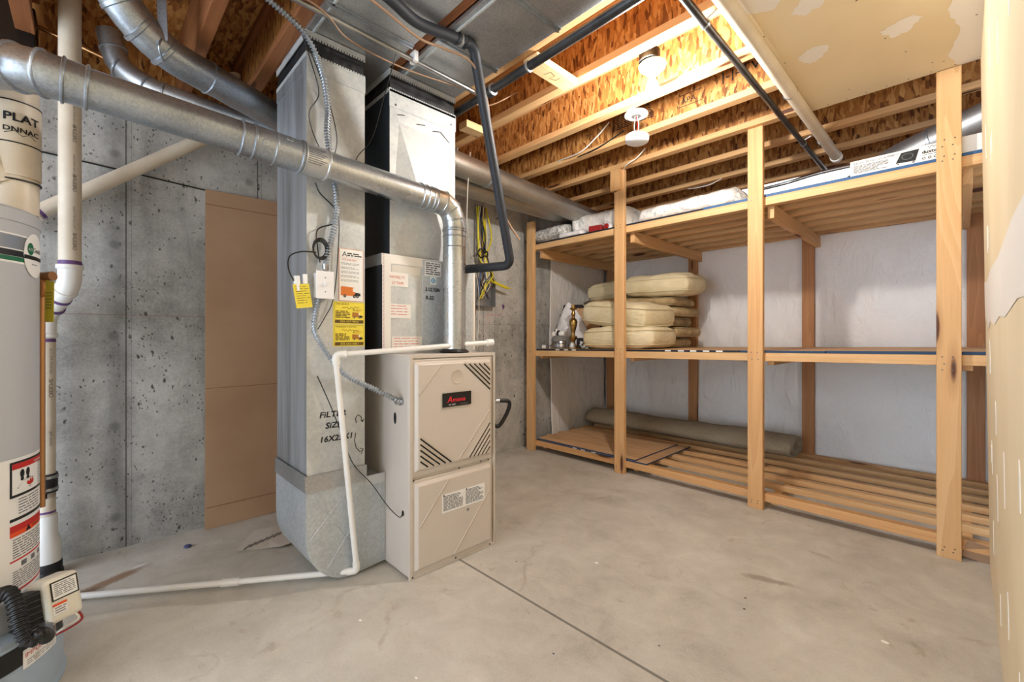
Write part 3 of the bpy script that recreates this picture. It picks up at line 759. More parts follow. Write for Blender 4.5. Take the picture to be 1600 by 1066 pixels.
def curios():
    zb = midz(-2.8)+.0155
    for k, (x, y, ang, lb) in enumerate(((-2.96, 3.52, 0, 'black picture frame leaning at the back, mostly hidden behind the other frame'), (-2.86, 3.50, 0, 'black picture frame with a brown wood panel, leaning behind the candlestick'))):
        t = thing('picture_frame', lb, 'picture frame', (x, y, zb), 'picture frames on the middle shelf')
        if k: p0, wv = V((-2.93, 3.52, zb)), V((.50, .22, 0)).normalized()
        else: p0, wv = V((-2.985, 3.545, zb)), V((.50, .22, 0)).normalized()
        up = V((-.10*wv.y, .22*wv.x, .97)).normalized(); H, Wd = (.46, .44) if k else (.36, .42)
        nn = wv.cross(up); 
        def q(a, b, l=0): return p0+wv*a+up*b+nn*l
        fr = MB('frame_black')
        for a, b, c2, d in ((0, 0, Wd, .035), (0, H-.035, Wd, H), (0, .035, .035, H-.035), (Wd-.035, .035, Wd, H-.035)):
            fr.prism([(a, b), (c2, b), (c2, d), (a, d)], q, -.008, .012)
        fr.build('moulding', t, bevel=.002)
        MB('plywood_face' if k else 'frame_black').prism([(.035, .035), (Wd-.035, .035), (Wd-.035, H-.035), (.035, H-.035)], q, -.006, .002).build('panel', t, smooth=0)
    # white cloth
    m = MB('white_cloth')
    c = V((-2.70, 3.41, zb))
    def g(a, b):
        th = 2*pi*a; r0 = .205*(1-b**1.6)**.8+.006
        r = r0*(1+.18*sin(3*th+1)+.10*noise.noise(V((a*9, b*4, 3))))
        return c+V((r*cos(th)*1.0-.02*b, r*sin(th)*.42, .003+.455*b))
    m.grid(g, 40, 16); w = m.build('cloth', smooth=80); tag(w, 'crumpled white cloth heaped between the picture frame and the cushions', 'cloth')
    # candlestick
    t = thing('candlestick', 'tall turned brass candlestick with a pale stone set in its foot', 'candlestick', (-2.53, 3.24, zb))
    s = 1.0
    pr = [(0, 0), (.052, 0), (.056, .012), (.046, .03), (.028, .045), (.020, .08), (.030, .10), (.044, .12), (.044, .135), (.020, .145), (.017, .16), (.026, .20), (.042, .26), (.046, .29), (.038, .315), (.018, .33), (.015, .35), (.024, .365), (.024, .38), (.014, .395), (.016, .41), (.040, .428), (.042, .436), (.022, .44), (.022, .47), (.0, .47)]
    pr = [(r*.85, z*.88) for r, z in pr]
    MB('brass').lathe(pr, t.matrix_world_o, n=36).build('stem', t, smooth=50)
    o = MB('crystal').lathe([(0, 0), (.016, .002), (.024, .02), (.022, .045), (.01, .06), (0, .062)], t.matrix_world_o+V((.022, -.045, .004)), n=18).build('stone', t, smooth=60); plab(o, 'pale round stone')
    # dish and trinkets
    t = thing('metal_dish', 'round silver-coloured dish with a lid beside the candlestick', 'dish', (-2.68, 3.23, zb))
    MB('silver_metal').lathe([(0, 0), (.095, 0), (.10, .01), (.075, .02), (.07, .05), (.08, .06), (.075, .075), (0, .078)], t.matrix_world_o, n=32).build('bowl', t, smooth=40)
    MB('gasket').lathe([(.082, .0), (.082, .02), (.06, .045), (0, .05)], t.matrix_world_o+V((0, 0, .0785)), n=32).build('lid', t, smooth=40)
    m = MB('porcelain', 'label_black'); b0 = V((-2.72, 3.235, zb+.131))
    m.lathe([(0, 0), (.03, .004), (.036, .015), (.03, .03), (0, .034)], b0+V((-.05, 0, 0)), (.9, 0, .25), 16); m.lathe([(0, 0), (.024, .004), (.03, .03), (.02, .05), (0, .055)], b0+V((.03, 0, .012)), (.9, 0, .1), 16)
    m.lathe([(.027, 0), (.031, .005), (.031, .017), (.027, .02)], b0+V((.01, 0, .014)), (.9, 0, .1), 16, 'label_black'); m.lathe([(0, 0), (.012, .005), (.008, .045), (0, .05)], b0+V((-.02, .01, .015)), (0, 0, 1), 12)
    tag(m.build('figurine', smooth=60), 'small white trinket with a black band lying on the silver dish', 'ornament')
    rg = random.Random(11)
    m = MB('gasket', 'label_white'); b0 = V((-2.83, 3.20, zb+.006))
    pts = [b0+V((rg.uniform(-.05, .06), rg.uniform(-.05, .05), rg.uniform(0, .05))) for _ in range(16)]
    m.tube(spline(pts, 6), .004, 8, 'gasket'); m.box(b0+V((.0, -.065, .0)), b0+V((.04, -.05, .03)), 'label_white')
    tag(m.build('cord_bundle'), 'tangled grey cord lying at the left end of the middle shelf', 'cord')
    m = MB('crystal'); b0 = V((-2.375, 3.20, zb+.005))
    for k in range(22):
        m.lathe([(0, 0), (.009, .004), (.011, .010), (.007, .017), (0, .019)], b0+V((rg.uniform(-.028, .028), rg.uniform(-.02, .02), rg.uniform(0, .07)*(1-.3*rg.random()))), (rg.uniform(-1, 1), rg.uniform(-1, 1), 1), 8)
    w = m.build('crystal_beads'); w.o['kind'] = 'stuff'; tag(w, 'little heap of clear crystal beads between the candlestick and the bottom pillow', 'beads')
    tag(MB('frame_black').obox((-2.42, 3.30, zb+.055), (.19, .05, .10), (0, 0, .15)).build('black_box', bevel=.003), 'low black box behind the crystal beads', 'box')

def top_shelf():
    zt = 2.0065
    # cooktop carton
    t = thing('carton', 'long white cooktop carton lying on the top shelf, black hob pictured on it', 'box', (-.2, 3.26, zt))
    b = MB('label_white').box((-.445, 3.105, zt), (.07, 3.44, zt+.085)).build('carton_body', t, bevel=.002)
    f = face_my(3.105); p = MB('label_black', 'print_grey', 'label_silver', 'box_blue')
    p.text(f, 'INDUCTION COOKTOP', -.43, zt+.062, .0165, 'label_black', sx=.98); p.text(f, 'MODEL 9100MC', -.285, zt+.068, .0075, 'label_black')
    p.lines(f, -.43, zt+.056, -.28, zt+.012, 7, 'print_grey', 2)
    p.poly(f, [(-.250, zt+.020), (-.172, zt+.016), (-.157, zt+.074), (-.228, zt+.072)], 'label_black'); p.disc(f, -.203, zt+.047, .024, 'print_grey', .0012, 24, .017); p.disc(f, -.203, zt+.047, .020, 'label_black', .0016, 24, .014)
    p.patch(f, -.245, zt+.012, -.235, zt+.017, 'label_black'); p.patch(f, -.185, zt+.008, -.175, zt+.014, 'label_black')
    p.bold(f, 'duxtop', -.148, zt+.042, .023, 'label_black', sx=1.05); p.stroke(f, [(-.125, zt+.074), (-.118, zt+.068), (-.11, zt+.078), (-.102, zt+.068), (-.095, zt+.074)], .0025, 'label_black')
    p.lines(f, -.145, zt+.037, -.06, zt+.032, 1, 'print_grey', 5)
    for k in range(4): p.disc(f, -.140+.022*k, zt+.018, .007, 'print_grey', .001, 14); p.disc(f, -.140+.022*k, zt+.018, .0035, 'label_white', .0014, 10)
    p.build('print', t, smooth=0)
    # bedding
    def roll(name, label, x0, x1, yc, rz, ry, mat, z0, seed, taper=.0, cat='bedding', gr='bedding on the top shelf'):
        m = MB(mat)
        def g(a, b):
            th = 2*pi*a; x = x0+(x1-x0)*b
            e = min(1, (min(b, 1-b)/.10))**.45 if 0 < b < 1 else 0.0
            k = e*(1-taper*(1-b))
            n_ = 1+.10*noise.noise(V((cos(th)*1.3+seed, sin(th)*1.3, b*6)))+.05*noise.noise(V((cos(th)*3+seed, sin(th)*3, b*18)))
            zz = sin(th); zz = math.copysign(abs(zz)**.75, zz)
            return V((x, yc+ry*cos(th)*k*n_, z0+rz*k*(1+zz*n_*.97)+.001))
        m.grid(g, 36, 40); bmesh.ops.remove_doubles(m.bm, verts=m.bm.verts, dist=1e-4)
        return tag(m.build(name, smooth=80), label, cat, gr)
    roll('quilted_roll', 'long white quilted mattress pad rolled up on the top shelf, right of the second post', -1.90, -1.03, 3.36, .082, .19, 'quilted_fabric', 2.003, 2, .12)
    roll('quilted_roll', 'crumpled white patterned bedding under the end of the round duct, left of the second post', -2.56, -1.93, 3.40, .110, .20, 'quilted_fabric', 2.003, 6, -.1)
    roll('folded_blanket', 'grey and white printed blanket folded at the left end of the top shelf', -2.94, -2.52, 3.30, .080, .19, 'grey_print_fabric', 2.003, 11)
    roll('plastic_bag', 'flattened clear and white plastic bag in front of the grey printed blanket', -2.62, -2.33, 3.16, .025, .05, 'white_cloth', 2.003, 17, 0, 'bag')
    m = MB('red_paint', 'white_cloth'); m.obox((-2.22, 3.17, 2.003+.031), (.12, .07, .06), (0, 0, .2), 'red_paint'); m.lathe([(0, 0), (.04, 0), (.045, .03), (.03, .055), (0, .06)], (-2.09, 3.17, 2.0035), (0, 0, 1), 18, 'white_cloth'); m.lathe([(.016, 0), (.024, 0), (.024, .01), (.016, .01)], (-2.085, 3.124, 2.03), (0, -1, 0), 18, 'red_paint')
    tag(m.build('shopping_bag', bevel=.006), 'small red and white bag at the front of the top shelf beside the second post', 'bag')

def carpet():
    m = MB('carpet_backing')
    x0, x1 = -2.93, -.95
    # spiral cross-section of a flattened roll
    prof = []; turns = 2.6; K = 78
    for k in range(K+1):
        s = k/K; th = 2*pi*turns*s+pi*.55; r = 1-.55*s
        prof.append((cos(th)*.225*r, sin(th)*.100*r*(1 if sin(th) > 0 else .8)))
    zc = .095; 
    def P(k, b, off):
        y, z = prof[k]; sc_ = 1-off*.012/.08
        x = x0+(x1-x0)*b
        wob = .012*noise.noise(V((b*7, k*.08, 1)))
        lump = 1+.10*sin(b*9)+.12*math.exp(-((b-.55)/.12)**2)
        zz = .1015+.088+z*sc_*lump
        fade = 0
        return V((x, 4.185+y*sc_*(1+.06*noise.noise(V((b*4, 0, 2))))+wob, max(zz+wob*.6, .128 if x < -1.69 else .1025)))
    vs = []; nb = 40
    for b in range(nb+1):
        for k in range(K+1): vs.append(P(k, b/nb, 0))
    fs = [(b*(K+1)+k, b*(K+1)+k+1, (b+1)*(K+1)+k+1, (b+1)*(K+1)+k) for b in range(nb) for k in range(K)]
    m.faces(vs, fs)
    w = m.build('rolled_carpet', smooth=70); s = w.o.modifiers.new('solid', 'SOLIDIFY'); s.thickness = .011; s.offset = -1
    tag(w, 'rolled brown-grey carpet lying along the back of the bottom shelf', 'carpet')

# ============================================================ furnace
def furnace():
    t = thing('furnace', 'beige upright gas furnace with a black and red nameplate on its louvred door', 'furnace', (-2.08, 1.28, 0))
    X0, X1, Y0, Y1, H = -2.44, -1.735, 1.025, 1.54, 1.016
    m = MB('furnace_beige', 'gasket'); m.box((X0, Y0, .012), (X1, Y1, H), 'furnace_beige'); m.box((X0+.02, Y0+.02, 0), (X1-.02, Y1-.02, .012), 'gasket')
    m.build('cabinet', t, bevel=.004)
    # front frame: thin lips around the two doors
    fr = MB('furnace_beige'); xa, xb = X1, X1+.012
    fr.box((xa, Y0, .0), (xb, Y0+.018, H), 'furnace_beige'); fr.box((xa, Y1-.012, .0), (xb, Y1, H)); fr.box((xa, Y0+.018, H-.016), (xb, Y1-.012, H)); fr.box((xa, Y0+.018, 0), (xb, Y1-.012, .014))
    fr.build('front_frame', t, bevel=.002)
    def raised(name, y0, z0, y1, z1, holes=None):
        d = MB('furnace_beige'); o = .050; yb0, yb1, zb0, zb1 = y0-.030, y1+.020, z0-.030, z1+.020
        xs = [X1+.010, X1+.012, X1+.030]
        # flat flange then chamfered raised field
        r0 = [(yb0, zb0), (yb1, zb0), (yb1, zb1), (yb0, zb1)]
        r1 = [(y0-.008, z0-.008), (y1+.006, z0-.008), (y1+.006, z1+.006), (y0-.008, z1+.006)]
        r2 = [(y0+.006, z0+.006), (y1-.004, z0+.006), (y1-.004, z1-.004), (y0+.006, z1-.004)]
        vs = [(X1+.001, a, b) for a, b in r0]+[(X1+.010, a, b) for a, b in r0]+[(X1+.010, a, b) for a, b in r1]+[(X1+.027, a, b) for a, b in r2]
        fs = [(3, 2, 1, 0)]
        for L in range(3):
            for k in range(4): fs.append((L*4+k, L*4+(k+1) % 4, L*4+4+(k+1) % 4, L*4+4+k))
        fs.append((12, 13, 14, 15)); d.faces(vs, fs)
        return d.build(name, t, bevel=.004, seg=3)
    up = raised('upper_door', 1.057, .490, 1.496, .975)
    lo = raised('lower_door', 1.057, .040, 1.498, .425)
    f = face_px(X1+.027)
    def ridge(par, a, b, w=.009):
        g = MB('furnace_rib'); A, B = V((X1+.0275, *a)), V((X1+.0275, *b)); g.beam(A, B, w, .006, 'furnace_rib', up=(1, 0, 0))
        return g.build('ridge', par, bevel=.002)
    ridge(up, (1.188, .968), (1.064, .833)); ridge(up, (1.490, .722), (1.286, .496))
    ridge(lo, (1.228, .416), (1.069, .231)); ridge(lo, (1.488, .305), (1.261, .046))
    def slots(p, q, p2, q2, n=5):
        g = MB('furnace_shadow', 'furnace_rib')
        for k in range(n):
            s = k/(n-1); a = (p[0]+(p2[0]-p[0])*s, p[1]+(p2[1]-p[1])*s); b = (q[0]+(q2[0]-q[0])*s, q[1]+(q2[1]-q[1])*s)
            g.stroke(f, [a, b], .0065, 'furnace_shadow', .0012)
            dx, dz = b[0]-a[0], b[1]-a[1]; L = math.hypot(dx, dz); nx, nz = -dz/L*.007, dx/L*.007
            if nz < 0: nx, nz = -nx, -nz
            g.beam(V((X1+.0275, a[0]+nx, a[1]+nz)), V((X1+.0275, b[0]+nx, b[1]+nz)), .005, .005, 'furnace_rib', up=(1, 0, 0))
        g.build('louvres', up, smooth=0)
    slots((1.322, .964), (1.490, .826), (1.447, .962), (1.490, .926))
    slots((1.071, .636), (1.243, .497), (1.071, .532), (1.112, .500))
    slots((1.490, .652), (1.355, .497), (1.490, .529), (1.460, .497))
    g = MB('furnace_rib'); g.lathe([(.030, 0), (.034, .002), (.036, .0), (.034, -.001)], (X1+.0275, 1.277, .905), (1, 0, 0), 32); g.build('knockout_ring', up, smooth=40)
    # nameplate
    n = MB('label_black', 'amana_red', 'label_white', 'label_silver'); n.box((X1+.027, 1.192, .764), (X1+.034, 1.360, .830), 'label_black')
    q = face_px(X1+.034)
    n.text(q, 'A', 1.214, .785, .042, 'amana_red', .001, sx=1.0, slant=.25); n.text(q, 'mana', 1.243, .787, .030, 'amana_red', .001, sx=1.22, slant=.25)
    n.text(q, 'A', 1.2155, .785, .042, 'amana_red', .0012, sx=1.0, slant=.25); n.text(q, 'mana', 1.2445, .787, .030, 'amana_red', .0012, sx=1.22, slant=.25)
    n.text(q, '90 VSC', 1.222, .770, .011, 'label_white', .001, sx=1.3); n.text(q, 'EFFICIENCY', 1.292, .770, .009, 'label_silver', .001)
    w = n.build('nameplate', up, smooth=0, bevel=0); plab(w, 'black nameplate with red script')
    # rating label
    n = MB('label_white', 'print_grey', 'label_black'); n.patch(f, 1.189, .262, 1.453, .350, 'label_white', .0008, .3)
    n.lines(f, 1.197, .343, 1.312, .270, 11, 'print_grey', 3, .0014); n.lines(f, 1.330, .343, 1.445, .270, 11, 'print_grey', 8, .0014)
    n.disc(f, 1.20, .345, .004, 'label_black', .0016, 10); n.disc(f, 1.335, .345, .004, 'label_black', .0016, 10); w = n.build('rating_label', lo, smooth=0); plab(w, 'white printed rating label')
    n = MB('label_grey'); n.disc(f, 1.344, .241, .008, 'label_grey', .001, 14); n.build('door_screw', lo, smooth=0)
    fl = face_my(Y0)
    h = MB('furnace_shadow'); h.disc(fl, -1.851, .717, .013, 'furnace_shadow', .001, 18, .028); h.disc(fl, -1.780, .290, .010, 'furnace_shadow', .001, 14, .014); h.build('side_knockout', t, smooth=0)
    s = MB('screw')
    for y, z in ((1.045, .448), (1.30, .452), (1.44, .458), (1.49, .458), (1.04, .012), (1.5, .012), (1.28, .018)): s.disc(face_px(X1+.0125), y, z, .005, 'screw', .001, 10)
    s.build('screw', t, smooth=0)

def plenum():
    t = thing('supply_plenum', 'tall galvanised supply plenum and evaporator box standing on top of the furnace', 'duct', (-2.15, 1.28, 1.017))
    # evaporator case
    xa, xb, ya, yb, z0, z1 = -2.38, -1.93, 1.0, 1.57, 1.0175, 1.50
    m = MB('matte_galvanised', 'duct_liner', 'dark_steel')
    vs = [(xa, ya, z0), (xb, ya, z0), (xb, yb, z0), (xa, yb, z0), (xa, ya, z1), (xb, ya, z1), (xb, yb, z1), (xa, yb, z1)]
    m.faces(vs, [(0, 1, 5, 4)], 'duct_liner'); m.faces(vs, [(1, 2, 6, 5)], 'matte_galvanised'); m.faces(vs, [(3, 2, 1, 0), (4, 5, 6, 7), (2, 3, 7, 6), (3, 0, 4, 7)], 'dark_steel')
    m.build('evaporator_case', t, smooth=0)
    f = face_px(xb)
    tp = MB('paper_tape', 'tape_violet', 'foil_tape', 'tape_print')
    tp.patch(f, ya, z0+.01, ya+.045, z1-.01, 'paper_tape', .001, .05)
    for k in range(22): tp.text(f, 'UL 181', ya+.010, z0+.02+k*.021, .009, 'tape_violet', .0016, rot=pi/2, sx=.8)
    tp.patch(f, yb-.012, z0+.01, yb, z1-.04, 'paper_tape', .001, .05); tp.patch(f, ya, z1-.045, yb-.2, z1, 'paper_tape', .0013, .05); tp.patch(f, ya+.05, z1-.09, ya+.21, z1-.05, 'foil_tape', .0010, .05)
    for y0, z, w, tx in ((ya+.03, 1.345, .11, ('WINDO LOCK', '2Y WAY')), (ya+.035, 1.19, .12, ('', '')), (ya+.05, 1.03, .17, ('', ''))):
        tp.patch(f, y0, z, y0+w, z+.07, 'paper_tape', .0016, .05)
        if tx[0]: tp.text(f, 'NOVELTY', y0+.008, z+.04, .019, 'tape_print', .0022); tp.text(f, '27 TAPE', y0+.02, z+.012, .018, 'tape_print', .0022)
        else: tp.lines(f, y0+.01, z+.065, y0+w-.02, z+.01, 4, 'tape_print', int(z*100), .002, .2)
    tp.build('tape', t, smooth=0)
    # right hand strip, a separate panel
    ps = MB('spangled_boot'); ps.box((xb, 1.222, z0+.04), (xb+.003, 1.545, z1-.004)); ps.build('access_panel', t, bevel=.001)
    f2 = face_px(xb+.003); lb = MB('label_white', 'print_grey', 'sticker_blue', 'marker')
    lb.patch(f2, 1.235, 1.415, 1.335, 1.490, 'label_white', .001, .3); lb.lines(f2, 1.240, 1.486, 1.330, 1.42, 6, 'print_grey', 4, .0016)
    lb.build('label', t, smooth=0); lb = MB('label_white', 'sticker_blue')
    lb.patch(f2, 1.268, 1.372, 1.305, 1.412, 'label_white', .001, .3); lb.disc(f2, 1.2865, 1.392, .014, 'sticker_blue', .0016, 20); lb.disc(f2, 1.2865, 1.392, .008, 'label_white', .002, 16); lb.disc(f2, 1.2865, 1.392, .005, 'sticker_blue', .0024, 12)
    lb.build('label', t, smooth=0); lb = MB('marker')
    lb.bold(f2, '2 1/2 TON', 1.238, 1.335, .026, 'marker', .0016, sx=.75); lb.bold(f2, 'R-22', 1.240, 1.292, .026, 'marker', .0016)
    plab(lb.build('marker_note', t, smooth=0), 'black handwritten note')
    g = MB('duct_liner'); g.lathe([(.008, 0), (.008, .006), (0, .007)], (xb, ya+.075, 1.30), (1, 0, 0), 10); g.patch(f, ya+.055, 1.22, ya+.085, 1.35, 'duct_liner', .0008, .5); g.bm.free()
    # insulated left edge flaps
    e = MB('foil_tape'); e.box((xb-.42, ya-.004, z1-.055), (xb-.0, ya, z1), 'foil_tape'); e.build('foil_seam', t)
    # upper plenum
    ya, yb, xb, zt = 1.05, 1.445, -1.95, 2.315; z0 = 1.5005
    m = MB('matte_galvanised', 'dark_steel')
    vs = [(xa, ya, z0), (xb, ya, z0), (xb, yb, z0), (xa, yb, z0), (xa, ya, zt), (xb, ya, zt), (xb, yb, zt), (xa, yb, zt)]
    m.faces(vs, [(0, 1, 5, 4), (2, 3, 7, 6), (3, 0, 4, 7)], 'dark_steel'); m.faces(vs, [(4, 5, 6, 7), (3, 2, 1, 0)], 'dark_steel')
    # creased front: cross-broken sheet with a centre ridge
    cy = (ya+yb)/2
    F = [(xb, ya, z0), (xb, yb, z0), (xb, yb, zt), (xb, ya, zt), (xb+.003, ya+.05, zt-.15), (xb+.003, yb-.02, zt-.17), (xb+.030, ya+.14, z0+.36), (xb+.030, yb-.10, z0+.36)]
    m.faces(F, [(0, 1, 7, 6), (0, 6, 4, 3), (1, 2, 5, 7), (3, 4, 5, 2), (6, 7, 5, 4)], 'matte_galvanised')
    m.build('plenum_body', t, smooth=0)
    f = face_px(xb)
    s = MB('matte_galvanised', 'screw', 'duct_liner'); s.box((xb, ya-.003, zt-.085), (xb+.004, yb+.003, zt)); s.disc(face_px(xb+.0045), ya+.03, zt-.07, .006, 'screw', .0006, 8); s.disc(face_px(xb+.0045), yb-.03, zt-.055, .006, 'screw', .0006, 8)
    for a, b in (((ya+.04, zt-.115), (ya+.08, zt-.105)), ((ya+.15, zt-.125), (ya+.2, zt-.115)), ((yb-.15, zt-.13), (yb-.1, zt-.118)), ((yb-.1, zt-.118), (yb-.04, zt-.16))): s.stroke(face_px(xb+.004), [a, b], .004, 'duct_liner', .001)
    s.build('drive_cleat', t, bevel=.001)
    connector(t, xa, xb, ya, yb, zt)
    # round flue reflection band on the lower plenum is real: leave the surface clean

def connector(t, xa, xb, ya, yb, z):
    """crimped metal strip, black canvas and a second crimped strip up to the joists"""
    m = MB('canvas_black'); n = 26
    c = V(((xa+xb)/2, (ya+yb)/2, 0)); per = [(xa, ya), (xb, ya), (xb, yb), (xa, yb)]
    loop = []
    for k in range(4):
        a, b = V((*per[k], 0)), V((*per[(k+1) % 4], 0))
        for i in range(n): loop.append(a.lerp(b, i/n))
    vs = []; L = len(loop)
    for j, (zz, off) in enumerate(((z-.002, 0), (z+.02, .012), (z+.035, .004), (z+.058, -.01), (z+.078, 0))):
        for k, p in enumerate(loop):
            d = (p-c).normalized(); w = .5+.5*noise.noise(V((k*.35, j*1.7, xa)))*2
            vs.append(p-d*.006+d*off*w+V((0, 0, zz+.006*sin(k*.3)*(j not in (0, 4)))))
    fs = [(j*L+k, j*L+(k+1) % L, (j+1)*L+(k+1) % L, (j+1)*L+k) for j in range(4) for k in range(L)]
    m.faces(vs, fs); m.build('canvas_collar', t, smooth=60)
    for zz, zz2, nm in ((z-.012, z+.006, 'crimp_strip'), (z+.07, .1+z, 'crimp_strip')):
        g = MB('matte_galvanised', 'duct_liner')
        g.box((xb, ya, zz), (xb+.004, yb, zz2)); g.box((xa, ya-.004, zz), (xb+.004, ya, zz2))
        k = ya+.01; f = face_px(xb+.004)
        ze = zz2 if zz < z else zz
        while k < yb-.006:
            g.patch(f, k, ze-.007, k+.004, ze+.007, 'duct_liner', .0006, .5); k += .0125
        g.build(nm, t, smooth=0)

def return_duct():
    t = thing('return_duct', 'tall galvanised return air duct left of the furnace with a curved boot at the floor', 'duct', (-2.15, .80, 0))
    xa, xb, ya, yb = -2.36, -1.95, .661, .922; zs, zt = .45, 2.315
    m = MB('matte_galvanised', 'dull_galvanised')
    vs = [(xa, ya, zs), (xb, ya, zs), (xb, yb, zs), (xa, yb, zs), (xa, ya, zt), (xb, ya, zt), (xb, yb, zt), (xa, yb, zt)]
    m.faces(vs, [(1, 2, 6, 5)], 'matte_galvanised'); m.faces(vs, [(0, 1, 5, 4), (2, 3, 7, 6), (3, 0, 4, 7), (4, 5, 6, 7)], 'streaked_duct')
    m.build('duct_body', t, smooth=0)
    # boot: profile in the YZ plane pushed along X
    pr = [(ya-.004, zs+.03)]
    cy, cz, ry, rz = ya-.004+.20, .235, .20, .228
    pr.append((ya-.004, cz))
    for k in range(1, 15): a = pi+pi/2*k/14; pr.append((cy+ry*cos(a), cz+rz*sin(a)))
    pr += [(1.023, .020), (1.023, .43), (yb+.004, .43), (yb+.004, zs+.03)]
    b = MB('spangled_boot'); b.prism(pr, lambda u, v, w: V((w, u, v)), xa-.004, xb+.006, 'spangled_boot')
    bo = b.build('boot', t, smooth=25)
    # crossbreaks on the boot front
    f = face_px(xb+.006); g = MB('spangled_boot')
    for a, c in (((ya+.02, .42), (.93, .03)), ((.99, .40), (.75, .08)), ((ya+.01, .22), (.85, .41)), ((.995, .42), (.995, .03))):
        g.beam(V((xb+.006, *a)), V((xb+.006, *c)), .006, .003, 'spangled_boot', up=(1, 0, 0))
    g.build('crease', bo, bevel=.001)
    tp = MB('foil_tape', 'dull_galvanised'); tp.box((xb+.006, ya-.006, .425), (xb+.0085, yb+.006, .50), 'dull_galvanised'); tp.box((xb+.006, yb-.0, .40), (xb+.009, 1.02, .445), 'foil_tape'); tp.box((xa, ya-.009, .43), (xb+.006, ya-.006, .505), 'dull_galvanised'); w = tp.build('seam_tape', t)
    s = MB('matte_galvanised', 'streaked_duct'); s.box((xb, ya, zt-.075), (xb+.003, yb+.002, zt)); s.box((xa, ya-.003, zt-.06), (xb, ya, zt), 'streaked_duct'); s.build('drive_cleat', t)
    connector(t, xa, xb, ya, yb, zt)
    # marker note
    f = face_px(xb); n = MB('marker')
    n.bold(f, 'FiLTER', .712, .742, .036, 'marker', .0008, sx=1.15, slant=.15); n.bold(f, 'SiZE', .738, .693, .036, 'marker', .0008, sx=1.1, slant=.15); n.bold(f, '16X25X1', .712, .634, .036, 'marker', .0008, sx=1.08, slant=.15)
    n.stroke(f, [(.880, .700), (.877, .722), (.888, .737), (.902, .728), (.912, .700)], .004, 'marker'); n.stroke(f, [(.900, .712), (.912, .700), (.917, .715)], .004, 'marker')
    n.stroke(f, [(.878, .655), (.872, .62), (.880, .585), (.900, .562), (.915, .575)], .004, 'marker'); n.stroke(f, [(.897, .580), (.914, .575), (.905, .552)], .004, 'marker')
    w = n.build('marker_note', t, smooth=0); plab(w, 'black handwritten filter note')
    # white service sticker
    def truck(n, f, u, v, s, body):
        n.poly(f, [(u, v+.2*s), (u+.62*s, v+.2*s), (u+.78*s, v+.30*s), (u+.66*s, v+.62*s), (u+.05*s, v+.66*s), (u, v+.6*s)], body, .0014)
        n.poly(f, [(u+.62*s, v+.2*s), (u+1.0*s, v+.2*s), (u+1.0*s, v+.34*s), (u+.78*s, v+.38*s)], 'label_black', .0016)
        n.poly(f, [(u+.62*s, v+.40*s), (u+.76*s, v+.40*s), (u+.68*s, v+.58*s), (u+.60*s, v+.58*s)], 'label_white', .0018)
        for k in (.2, .68, .84): n.disc(f, u+k*s, v+.18*s, .075*s, 'label_black', .002, 14); n.disc(f, u+k*s, v+.18*s, .035*s, 'label_silver', .0024, 10)
    n = MB('label_white', 'truck_orange', 'label_black', 'print_grey', 'label_silver')
    y0, y1, z0, z1 = .800, .914, 1.262, 1.500
    n.patch(f, y0, z0, y1, z1, 'truck_orange', .0008, .3); n.patch(f, y0+.002, z0+.002, y1-.002, z1-.002, 'label_white', .0011, .3)
    n.text(f, 'A', y0+.014, z1-.036, .032, 'label_black', .0016, sx=1.1); n.lines(f, y0+.038, z1-.016, y1-.008, z1-.034, 2, 'label_black', 3, .0016, .6)
    n.text(f, '970-668-9877', y0+.014, z1-.054, .0125, 'tape_print', .0016, sx=1.0); n.patch(f, y0+.006, z1-.041, y1-.006, z1-.0405, 'truck_orange', .0016, .3)
    for k in range(5): n.lines(f, y0+.008, z1-.064-k*.019, y1-.02, z1-.075-k*.019, 2, 'print_grey', k, .0016, .3)
    truck(n, f, y0+.008, z0+.006, .092, 'truck_orange'); w = n.build('service_sticker', t, smooth=0); plab(w, 'white sticker with an orange truck')
    def yellow(z0, z1, top, num, sd):
        n = MB('tag_yellow', 'tag_brown', 'brown_truck', 'label_black', 'label_silver', 'label_white'); a, b = .774, .921
        n.patch(f, a, z0, b, z1, 'tag_yellow', .0009, .3); n.patch(f, a+.008, z0+.004, b-.006, z0+.019, 'tag_brown', .0014, .3); n.text(f, num, (a+b)/2, z0+.007, .0125, 'tag_yellow', .002, 'C', 1.25)
        n.text(f, top, a+.012, z1-.014, .010, 'tag_brown', .0014, sx=1.0)
        n.stroke(f, [(a+.006, z1-.003), (b-.006, z1-.003), (b-.006, z0+.004), (a+.006, z0+.004), (a+.006, z1-.003)], .001, 'tag_brown', .0012)
        rg = random.Random(sd)
        pts = [(a+.04+k*.006, z1-.026+rg.uniform(-.006, .006)) for k in range(14)]; n.stroke(f, pts, .0018, 'label_black', .0016)
        n.lines(f, a+.010, z1-.040, a+.078, z0+.026, 5, 'tag_brown', sd, .0014, .6)
        n.text(f, 'A', b-.058, z0+.058, .018, 'tag_brown', .0014); n.lines(f, b-.044, z0+.068, b-.012, z0+.058, 2, 'brown_truck', 2, .0014, .5); truck(n, f, b-.060, z0+.022, .050, 'brown_truck')
        w = n.build('warranty_sticker', t, smooth=0); plab(w, 'yellow warranty sticker')
    yellow(1.157, 1.258, 'THIS SERVICE', '303-427-9866', 3); yellow(1.056, 1.155, 'WARRANTY NOTICE', '303-666-6821', 8)

